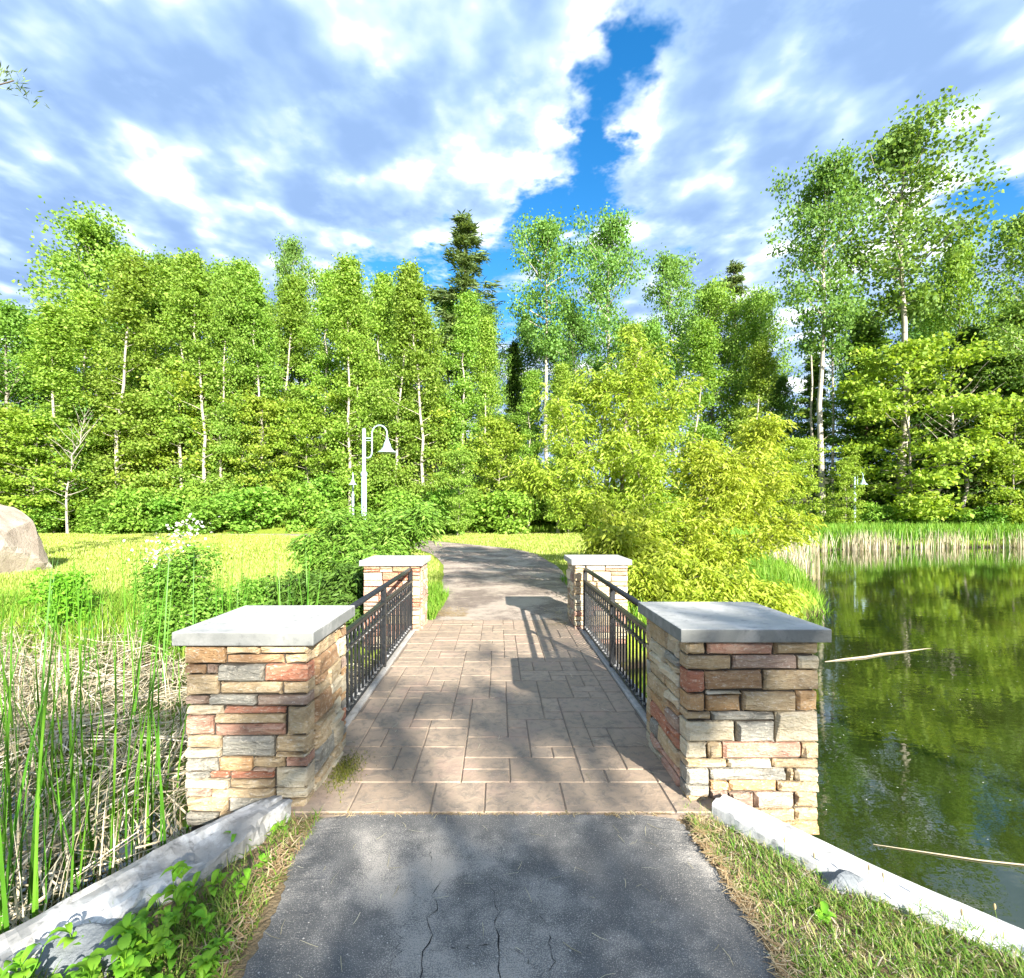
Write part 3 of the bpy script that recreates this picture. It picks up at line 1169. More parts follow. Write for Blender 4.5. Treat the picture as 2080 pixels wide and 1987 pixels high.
# ------------------------------------------------------------------ wing walls
def wing_wall(label, pts, widths, tops, mat, seed, rough):
    r = np.random.default_rng(seed)
    P = np.array(pts, float)
    q, W, T = [], [], []
    for a in range(len(P) - 1):
        n = max(4, int(np.linalg.norm(P[a + 1] - P[a]) / 0.03))
        for k in range(n):
            t = k / n
            q.append(P[a] * (1 - t) + P[a + 1] * t)
            W.append(widths[a] * (1 - t) + widths[a + 1] * t)
            T.append(tops[a] * (1 - t) + tops[a + 1] * t)
    q.append(P[-1])
    W.append(widths[-1])
    T.append(tops[-1])
    q = np.array(q)
    # round the corners of the plan
    for _ in range(6):
        q[1:-1] = (q[:-2] + 2 * q[1:-1] + q[2:]) / 4
    prof = [(-0.50, -1.1), (-0.5, -0.4), (-0.50, -0.05), (-0.485, -0.012), (-0.46, 0.0), (-0.3, 0.003), (-0.1, 0.0), (0.1, 0.002), (0.3, 0.0), (0.46, -0.004), (0.485, -0.016), (0.5, -0.06), (0.5, -0.5)]
    v, f = [], []
    m = len(prof)
    for i in range(len(q)):
        t = q[min(i + 1, len(q) - 1)] - q[max(i - 1, 0)]
        t = t / np.linalg.norm(t)
        nrm = np.array((-t[1], t[0]))
        for s, dz in prof:
            j = rough * (vnoise(q[i, 0] + s, q[i, 1] + dz, 9, seed) + 0.5 * vnoise(q[i, 0] - s, q[i, 1], 24, seed + 1))
            p = q[i] + nrm * (s * W[i] + j)
            v.append((p[0], p[1], T[i] + dz + j * 0.8))
    for i in range(len(q) - 1):
        for k in range(m - 1):
            a = i * m + k
            f.append((a, a + 1, a + m + 1, a + m))
    f.append(tuple(range(m)))
    f.append(tuple((len(q) - 1) * m + k for k in range(m))[::-1])
    base = Vector((float(q[0, 0]), float(q[0, 1]), 0))
    v = [(a - base.x, b - base.y, c) for a, b, c in v]
    me = bpy.data.meshes.new('wing_wall')
    me.from_pydata(v, [], f)
    me.update()
    o = link('wing_wall', me, M[mat], None, base)
    return tag(o, label, 'wall', 'concrete wing walls beside the asphalt path')


wing_wall('rough grey and white wing wall edging the cattail marsh', [(-1.17, 2.66), (-1.42, 2.28), (-1.68, 1.95), (-2.0, 1.5), (-2.65, 0.55), (-3.7, -0.9)],
          [0.16, 0.32, 0.29, 0.25, 0.24, 0.24], [0.075, 0.055, 0.02, -0.01, -0.01, -0.01], 'wall_grey', 2, 0.055)
wing_wall('bright white wing wall edging the pond', [(4.0, 0.30), (2.6, 1.40), (2.0, 1.84), (1.66, 2.13), (1.43, 2.38), (1.20, 2.67)],
          [0.2, 0.2, 0.2, 0.2, 0.19, 0.14], [-0.03, -0.03, -0.01, 0.02, 0.045, 0.065], 'wall_white', 7, 0.012)


# ------------------------------------------------------------------ rocks
def rock(name, label, loc, size, mat, seed, group=None, flat=0.7, cuts=3):
    r = np.random.default_rng(seed)
    bm_v = []
    import bmesh
    bm = bmesh.new()
    bmesh.ops.create_icosphere(bm, subdivisions=cuts, radius=1.0)
    planes = r.normal(size=(9, 3))
    planes /= np.linalg.norm(planes, axis=1)[:, None]
    offs = r.uniform(0.50, 0.80, 9) if name == 'boulder' else r.uniform(0.60, 0.90, 9)
    if name == 'boulder':
        planes = (np.array([(1, 0.1, 0.35), (0.55, -0.8, 0.25), (-0.1, -1, 0.1), (0.65, -0.1, 0.8), (-0.2, -0.35, 1), (0.95, -0.3, -0.45), (0.2, -0.9, 0.6), (0.3, 1, 0.2), (-1, 0, 0.2)], float))
        planes = planes / np.linalg.norm(planes, axis=1)[:, None]
        offs = np.array([0.66, 0.64, 0.66, 0.70, 0.80, 0.60, 0.72, 0.7, 0.8])
    for v in bm.verts:
        p = np.array(v.co)
        for n_, o_ in zip(planes, offs):
            d = p @ n_ - o_
            if d > 0:
                p = p - n_ * d * 0.97
        p *= 1 + 0.05 * float(vnoise(p[0] * 3 + p[2], p[1] * 3 - p[2], 1.5, seed))
        v.co = Vector((p[0] * size[0], p[1] * size[1], p[2] * size[2]))
    me = bpy.data.meshes.new(name)
    bm.to_mesh(me)
    bm.free()
    for p in me.polygons:
        p.use_smooth = False
    o = link(name, me, M[mat], None, loc)
    return tag(o, label, 'rock', group)


rock('boulder', 'large pale tan boulder on the lawn', (-13.75, 12.9, 0.50), (1.75, 1.5, 1.5), 'boulder', 4, cuts=4)
rock('rock', 'flat grey rock among weeds beside the rough wing wall', (-1.53, 1.80, 0.0), (0.15, 0.11, 0.075), 'rock', 9, cuts=4)
rock('rock', 'small upright grey rock half hidden in bright green weeds', (-1.38, 1.76, 0.02), (0.05, 0.06, 0.07), 'rock', 12, cuts=3)
rock('rock', 'grey rock in the grass against the white wing wall', (1.53, 2.17, -0.01), (0.13, 0.07, 0.055), 'rock', 15, cuts=4)
for i, (x, y, s) in enumerate([(-6.6, 8.0, 0.28), (-5.2, 7.7, 0.2), (-8.6, 8.5, 0.3)]):
    rock('rock', 'grey stone at the marsh edge below the lawn', (x, y, -0.32), (s, s * 0.8, s * 0.7), 'rock', 30 + i, 'stones at the marsh edge', cuts=3)
for i, (x, y, s) in enumerate([(-18.0, 44.5, 0.9), (-16.4, 44.2, 0.6), (-15.2, 45.0, 0.8)]):
    rock('rock', 'grey rock on the wooded hump behind the lawn', (x, y, float(ground_z(x, y)) + 0.1), (s * 1.3, s, s * 0.5), 'rock', 40 + i, 'rocks on the wooded hump', cuts=3)


# ------------------------------------------------------------------ street lamps
def lamp_proto():
    parts = {}
    b = MB()
    b.lathe([(0.13, 0.0), (0.13, 0.06), (0.10, 0.12), (0.092, 0.2), (0.085, 2.86), (0.0, 2.86)], 14)
    parts['pole'] = b.mesh('pole', True)
    b = MB()
    b.lathe([(0.086, 2.84), (0.112, 2.86), (0.112, 2.94), (0.09, 2.98), (0.066, 3.02), (0.0, 3.02)], 14)
    parts['collar'] = b.mesh('collar', True)
    b = MB()
    b.lathe([(0.064, 3.0), (0.060, 4.38), (0.045, 4.42), (0.0, 4.43)], 12)
    parts['upper_pole'] = b.mesh('upper_pole', True)
    b = MB()
    pts = [(0.05, 0, 3.46), (0.14, 0, 3.45), (0.215, 0, 3.49), (0.255, 0, 3.58), (0.262, 0, 3.70), (0.262, 0, 4.25)]
    pts += [(0.51 - 0.248 * math.cos(a), 0, 4.25 + 0.27 * math.sin(a)) for a in [math.pi * k / 12 for k in range(1, 13)]] + [(0.758, 0, 4.12)]
    b.tube(pts, 0.026, 8)
    parts['arm'] = b.mesh('arm', True)
    b = MB()
    b.tube([(0.05, 0, 4.10), (0.262, 0, 4.10)], 0.018, 6)
    b.tube([(0.05, 0, 4.02), (0.262, 0, 4.02)], 0.012, 6)
    parts['bracket'] = b.mesh('bracket')
    b = MB()
    b.lathe([(0.0, 4.15), (0.035, 4.14), (0.05, 4.05), (0.10, 3.93), (0.118, 3.90), (0.118, 3.845), (0.135, 3.83), (0.135, 3.80), (0.16, 3.77), (0.23, 3.69), (0.31, 3.635), (0.31, 3.62), (0.22, 3.66), (0.12, 3.75), (0.0, 3.76)], 20, (0.758, 0))
    parts['lamp_shade'] = b.mesh('lamp_shade', True)
    return parts


LP = lamp_proto()
for (x, y, rz, lab) in [(-4.40, 16.1, 0.0, 'pale blue gooseneck street lamp rising behind the leafy shrub'),
                        (-10.5, 35.5, -1.3, 'distant pale gooseneck lamp beyond the nearer lamp post'),
                        (26.2, 36.0, -1.5, 'distant gooseneck lamp under dark conifers across the pond')]:
    root = empty('street_lamp', (x, y, float(ground_z(x, y)) - 0.02), rz)
    tag(root, lab, 'lamp', 'gooseneck street lamps')
    for k, me in LP.items():
        link(k, me, M['lamp'], root)


# ------------------------------------------------------------------ vegetation builders
def unit(v):
    return v / np.maximum(np.linalg.norm(v, axis=-1, keepdims=True), 1e-9)


def leaves_mesh(name, pos, d, L, W, r, fold=0.18, droop=0.0, up=0.6):
    """folded rhombus leaves: pos (n,3) base, d (n,3) direction"""
    n = len(pos)
    d = unit(d)
    nrm = unit(r.normal(size=(n, 3)) + np.array([0, 0, up]))
    s = unit(np.cross(d, nrm))
    nrm = np.cross(s, d)
    L = np.broadcast_to(L, (n,))[:, None]
    W = np.broadcast_to(W, (n,))[:, None]
    tip = pos + d * L
    tip[:, 2] -= droop * L[:, 0]
    mid = pos + d * L * 0.45
    a = mid + s * W * 0.5 + nrm * W * fold
    b = mid - s * W * 0.5 + nrm * W * fold
    v = np.stack([pos, a, tip, b], 1).reshape(-1, 3)
    i = np.arange(n) * 4
    f = np.stack([np.stack([i, i + 1, i + 2], 1), np.stack([i, i + 2, i + 3], 1)], 1).reshape(-1, 3)
    return np_mesh(name, v, f)


def blades_np(base, h, w, lean, az, r, seg=2):
    """grass blades / reeds as tapering ribbons: returns verts, tri faces"""
    n = len(base)
    side = np.stack([np.cos(az + np.pi / 2), np.sin(az + np.pi / 2), np.zeros(n)], 1)
    fw = np.stack([np.cos(az), np.sin(az), np.zeros(n)], 1)
    rows = []
    for k in range(seg + 1):
        t = k / seg
        c = base + fw * (lean * h * t * t)[:, None] + np.array([0, 0, 1]) * (h * t * (1 - 0.35 * np.minimum(lean, 1.2) * t))[:, None]
        ww = w * (1 - t) ** 0.6
        if k < seg:
            rows += [c - side * ww[:, None] / 2, c + side * ww[:, None] / 2]
        else:
            rows.append(c)
    m = len(rows)
    v = np.stack(rows, 1).reshape(-1, 3)
    i = np.arange(n) * m
    f = []
    for k in range(seg - 1):
        a = 2 * k
        f += [np.stack([i + a, i + a + 1, i + a + 3], 1), np.stack([i + a, i + a + 3, i + a + 2], 1)]
    a = 2 * (seg - 1)
    f.append(np.stack([i + a, i + a + 1, i + a + 2], 1))
    return v, np.concatenate(f)


class Tubes:
    """many tapering branches as one mesh"""
    def __init__(self):
        self.v, self.f, self.n = [], [], 0

    def add(self, pts, rad, k=5):
        pts = np.asarray(pts, float)
        m = len(pts)
        t = unit(np.gradient(pts, axis=0))
        ref = np.array([0, 1.0, 0.03]) if abs(t[0, 1]) < 0.8 else np.array([1.0, 0, 0.03])
        s = unit(np.cross(t, ref))
        w = np.cross(t, s)
        an = np.arange(k) * 2 * np.pi / k
        ring = pts[:, None, :] + (s[:, None, :] * np.cos(an)[None, :, None] + w[:, None, :] * np.sin(an)[None, :, None]) * np.asarray(rad)[:, None, None]
        self.v.append(ring.reshape(-1, 3))
        i = (np.arange(m - 1)[:, None] * k + np.arange(k)[None, :]).ravel()
        j = (np.arange(m - 1)[:, None] * k + (np.arange(k)[None, :] + 1) % k).ravel()
        self.f.append(np.stack([i, j, j + k, i + k], 1) + self.n)
        self.n += m * k

    def mesh(self, name):
        return np_mesh(name, np.concatenate(self.v), np.concatenate(self.f), True)


def prof_oval(t):
    return np.sqrt(np.clip(1 - (2 * t - 0.95) ** 2, 0.03, 1))


def prof_cone(t):
    return np.clip(1.05 - t, 0.05, 1) ** 0.9


def prof_tall(t):
    return np.clip(1.0 - 0.75 * t ** 1.6, 0.1, 1) * (0.55 + 0.45 * sstep(0, 0.15, t))


def grow(seed, H=18.0, base=0.1, rad=2.6, prof=prof_oval, nb=46, elev=(0.2, 0.9), leaves=13000, L=0.28, W=0.22, sig=0.42, flat=0.7,
         trunk_r=0.16, wob=0.35, lean=0.0, clusters=5, sub=2, droop=0.15, fork=0.0, branch_r=0.035, needle=False, bare=0, up=0.25, open_side=1.0):
    """a tree standing on z=0: (trunk mesh, crown mesh)"""
    r = np.random.default_rng(seed)
    T = Tubes()
    m = 12
    zz = np.linspace(-0.3, H, m)
    wx = np.cumsum(r.normal(0, wob / m * 1.6, m)) + lean * np.clip(zz / H, 0, 1) ** 1.3 * H
    wy = np.cumsum(r.normal(0, wob / m * 1.6, m))
    wx -= wx[0]
    wy -= wy[0]
    tr = np.stack([wx, wy, zz], 1)
    T.add(tr, trunk_r * (1 - 0.86 * (zz - zz[0]) / (H - zz[0])) * np.where(zz < 0.3, 1.25, 1.0), 8)
    cp, cd, cw = [], [], []
    for i in range(nb):
        t = (i + r.random()) / nb
        z = H * (base + (0.985 - base) * t)
        p0 = np.array([np.interp(z, zz, wx), np.interp(z, zz, wy), z])
        az = i * 2.399 + r.normal(0, 0.5)
        ln = rad * float(prof(np.array(t))) * r.uniform(0.6, 1.12)
        bald = open_side < 1 and math.sin(az) < -0.3 and t < 0.7       # the lawn side, where low boughs have died back
        if bald:
            ln *= open_side
        el = elev[0] + (elev[1] - elev[0]) * t + r.normal(0, 0.12)
        dr = np.array([math.cos(az) * math.cos(el), math.sin(az) * math.cos(el), math.sin(el)])
        s = np.linspace(0, 1, 5)[:, None]
        bend = np.array([0, 0, 1.0]) * (ln * (0.12 if not needle else -0.10))
        pts = p0 + dr * ln * s + bend * s ** 2 + np.cumsum(r.normal(0, ln * 0.02, (5, 3)), 0) * (s > 0)
        br = branch_r * (0.4 + 0.6 * (1 - t)) * (0.5 + ln / rad * 0.7)
        T.add(pts, br * (1 - 0.8 * s[:, 0]), 4)
        for c in range(0 if bald and r.random() < 0.75 else clusters):
            u = r.uniform(0.40, 1.08) if not needle else r.uniform(0.15, 1.0)
            k = min(int(u * 4), 3)
            q = pts[k] + (pts[k + 1] - pts[k]) * (u * 4 - k)
            for q2 in range(sub):
                off = r.normal(0, 1, 3) * np.array([1, 1, flat]) * ln * 0.17
                cp.append(q + off)
                cd.append(dr)
                cw.append(0.4 + r.random())
    cp.append(tr[-1])
    cd.append(np.array([0, 0, 1.0]))
    cw.append(1.0)
    for k in range(bare):                                   # dead twigs low on the stem
        z = H * r.uniform(0.08, 0.4)
        az = r.uniform(0, 6.28)
        ln = r.uniform(0.6, 1.6)
        p0 = np.array([np.interp(z, zz, wx), np.interp(z, zz, wy), z])
        s = np.linspace(0, 1, 4)[:, None]
        dr = np.array([math.cos(az), math.sin(az), 0.25])
        T.add(p0 + dr * ln * s + np.cumsum(r.normal(0, 0.06, (4, 3)), 0) * (s > 0), 0.02 * (1 - 0.8 * s[:, 0]), 3)
    cp, cd, cw = np.array(cp), np.array(cd), np.array(cw)
    idx = r.choice(len(cp), leaves, p=cw / cw.sum())
    pos = cp[idx] + r.normal(0, 1, (leaves, 3)) * np.array([sig, sig, sig * flat])
    pos[:, 2] = np.maximum(pos[:, 2], 0.05)
    if needle:
        d = unit(cd[idx] * np.array([1, 1, 0.2]) + r.normal(0, 0.55, (leaves, 3)) * np.array([1, 1, 0.5]))
    else:
        d = unit(r.normal(0, 1, (leaves, 3)) * np.array([1, 1, 0.6]) + np.array([0, 0, -droop]))
    Ls = L * r.uniform(0.65, 1.25, leaves)
    return T.mesh('trunk'), leaves_mesh('crown', pos, d, Ls, Ls * (W / L), r, 0.15, 0.1, up)


PROTO = {}


def proto(key, bark, leaf, **kw):
    tm, cm = grow(**kw)
    tm.materials.append(M[bark])
    cm.materials.append(M[leaf])
    PROTO[key] = (tm, cm, kw.get('H', 18.0))


# slender pale-stemmed trees of the wood's edge
for i in range(4):
    proto('birch%d' % i, 'bark_pale', 'leaf_birch', seed=100 + i, H=18.0, base=0.10, rad=2.5, prof=prof_tall, nb=46, elev=(0.05, 0.95), leaves=18000,
          L=0.175, W=0.15, sig=0.33, flat=0.7, trunk_r=0.135, wob=0.9, lean=(-0.03, 0.02, 0.0, -0.01)[i], clusters=5, sub=2, bare=5, open_side=0.35)
# tall poplars with clear boles
for i in range(3):
    proto('poplar%d' % i, 'bark_pale', 'leaf_poplar', seed=200 + i, H=26.0, base=(0.56, 0.50, 0.48)[i], rad=4.4, prof=prof_oval, nb=34, elev=(0.0, 0.95),
          leaves=(10500, 11500, 11000)[i], L=0.26, W=0.24, sig=0.45, flat=0.8, trunk_r=0.30, wob=0.9, clusters=5, sub=2, branch_r=0.085, bare=3)
# broad trees behind
for i in range(3):
    proto('broad%d' % i, 'bark_grey', 'leaf_oak', seed=300 + i, H=20.0, base=0.18, rad=4.6, prof=prof_oval, nb=50, elev=(0.05, 1.0), leaves=22000,
          L=0.24, W=0.20, sig=0.50, flat=0.7, trunk_r=0.26, wob=0.6, clusters=5, sub=2, branch_r=0.07)
# low maples with layered sprays
for i in range(3):
    proto('maple%d' % i, 'bark_grey', 'leaf_maple', seed=400 + i, H=8.0, base=0.08, rad=2.6, prof=prof_oval, nb=30, elev=(-0.05, 0.7), leaves=11000,
          L=0.17, W=0.16, sig=0.30, flat=0.38, trunk_r=0.07, wob=0.5, clusters=4, sub=2, up=0.6)
# dark conifers
for i in range(2):
    proto('hemlock%d' % i, 'bark_brown', 'needle_hemlock', seed=500 + i, H=18.0, base=0.06, rad=4.0, prof=prof_cone, nb=80, elev=(-0.1, 0.5), leaves=21000,
          L=0.46, W=0.13, sig=0.36, flat=0.30, trunk_r=0.22, wob=0.2, clusters=6, sub=2, needle=True, branch_r=0.05, up=0.8)
proto('pine', 'bark_brown', 'needle_pine', seed=520, H=20.0, base=0.25, rad=3.6, prof=prof_cone, nb=40, elev=(0.05, 0.65), leaves=11000,
      L=0.42, W=0.09, sig=0.17, flat=0.5, trunk_r=0.24, wob=0.25, clusters=6, sub=2, needle=True, branch_r=0.06, up=0.2)
# sparse twiggy tree, hardly any leaf
proto('dead', 'twig', 'leaf_dark', seed=540, H=9.0, base=0.25, rad=2.2, prof=prof_oval, nb=40, elev=(0.3, 1.0), leaves=300, L=0.2, W=0.15, sig=0.4,
      trunk_r=0.10, wob=1.2, branch_r=0.04, bare=10)
# bushes of the wood's edge
for i in range(3):
    proto('bush%d' % i, 'bark_brown', 'leaf_shrub', seed=600 + i, H=2.0, base=0.05, rad=1.25, prof=prof_oval, nb=22, elev=(0.1, 1.0), leaves=2600, L=0.19, W=0.15,
          sig=0.20, flat=0.7, trunk_r=0.03, wob=0.2, clusters=4, sub=2, branch_r=0.012)


def plant(name, key, label, cat, x, y, height, wide=1.0, rz=None, group=None, z=None, leaf=None, seed=None):
    tm, cm, H = PROTO[key]
    s = height / H
    rs = random.Random(int(x * 131 + y * 17 + height * 7))
    rz = (rs.uniform(-0.45, 0.45) if key.startswith('birch') else rs.uniform(0, 6.28)) if rz is None else rz
    z = float(ground_z(x, y)) if z is None else z
    root = empty(name, (x, y, z), rz, (s * wide, s * wide, s))
    tag(root, label, cat, group)
    link('trunk', tm, None, root)
    c = link('crown', cm, None, root)
    if leaf:
        c.material_slots[0].link = 'OBJECT'
        c.material_slots[0].material = M[leaf]
    return root


def top_at(xd, Y, top):
    """plan position and crown height of a tree seen along a bearing at distance Y"""
    x = (xd - 955) / 940 * Y
    g = float(ground_z(x, Y))
    return x, Y, (983 - top) / 940 * Y + EYE - g, g


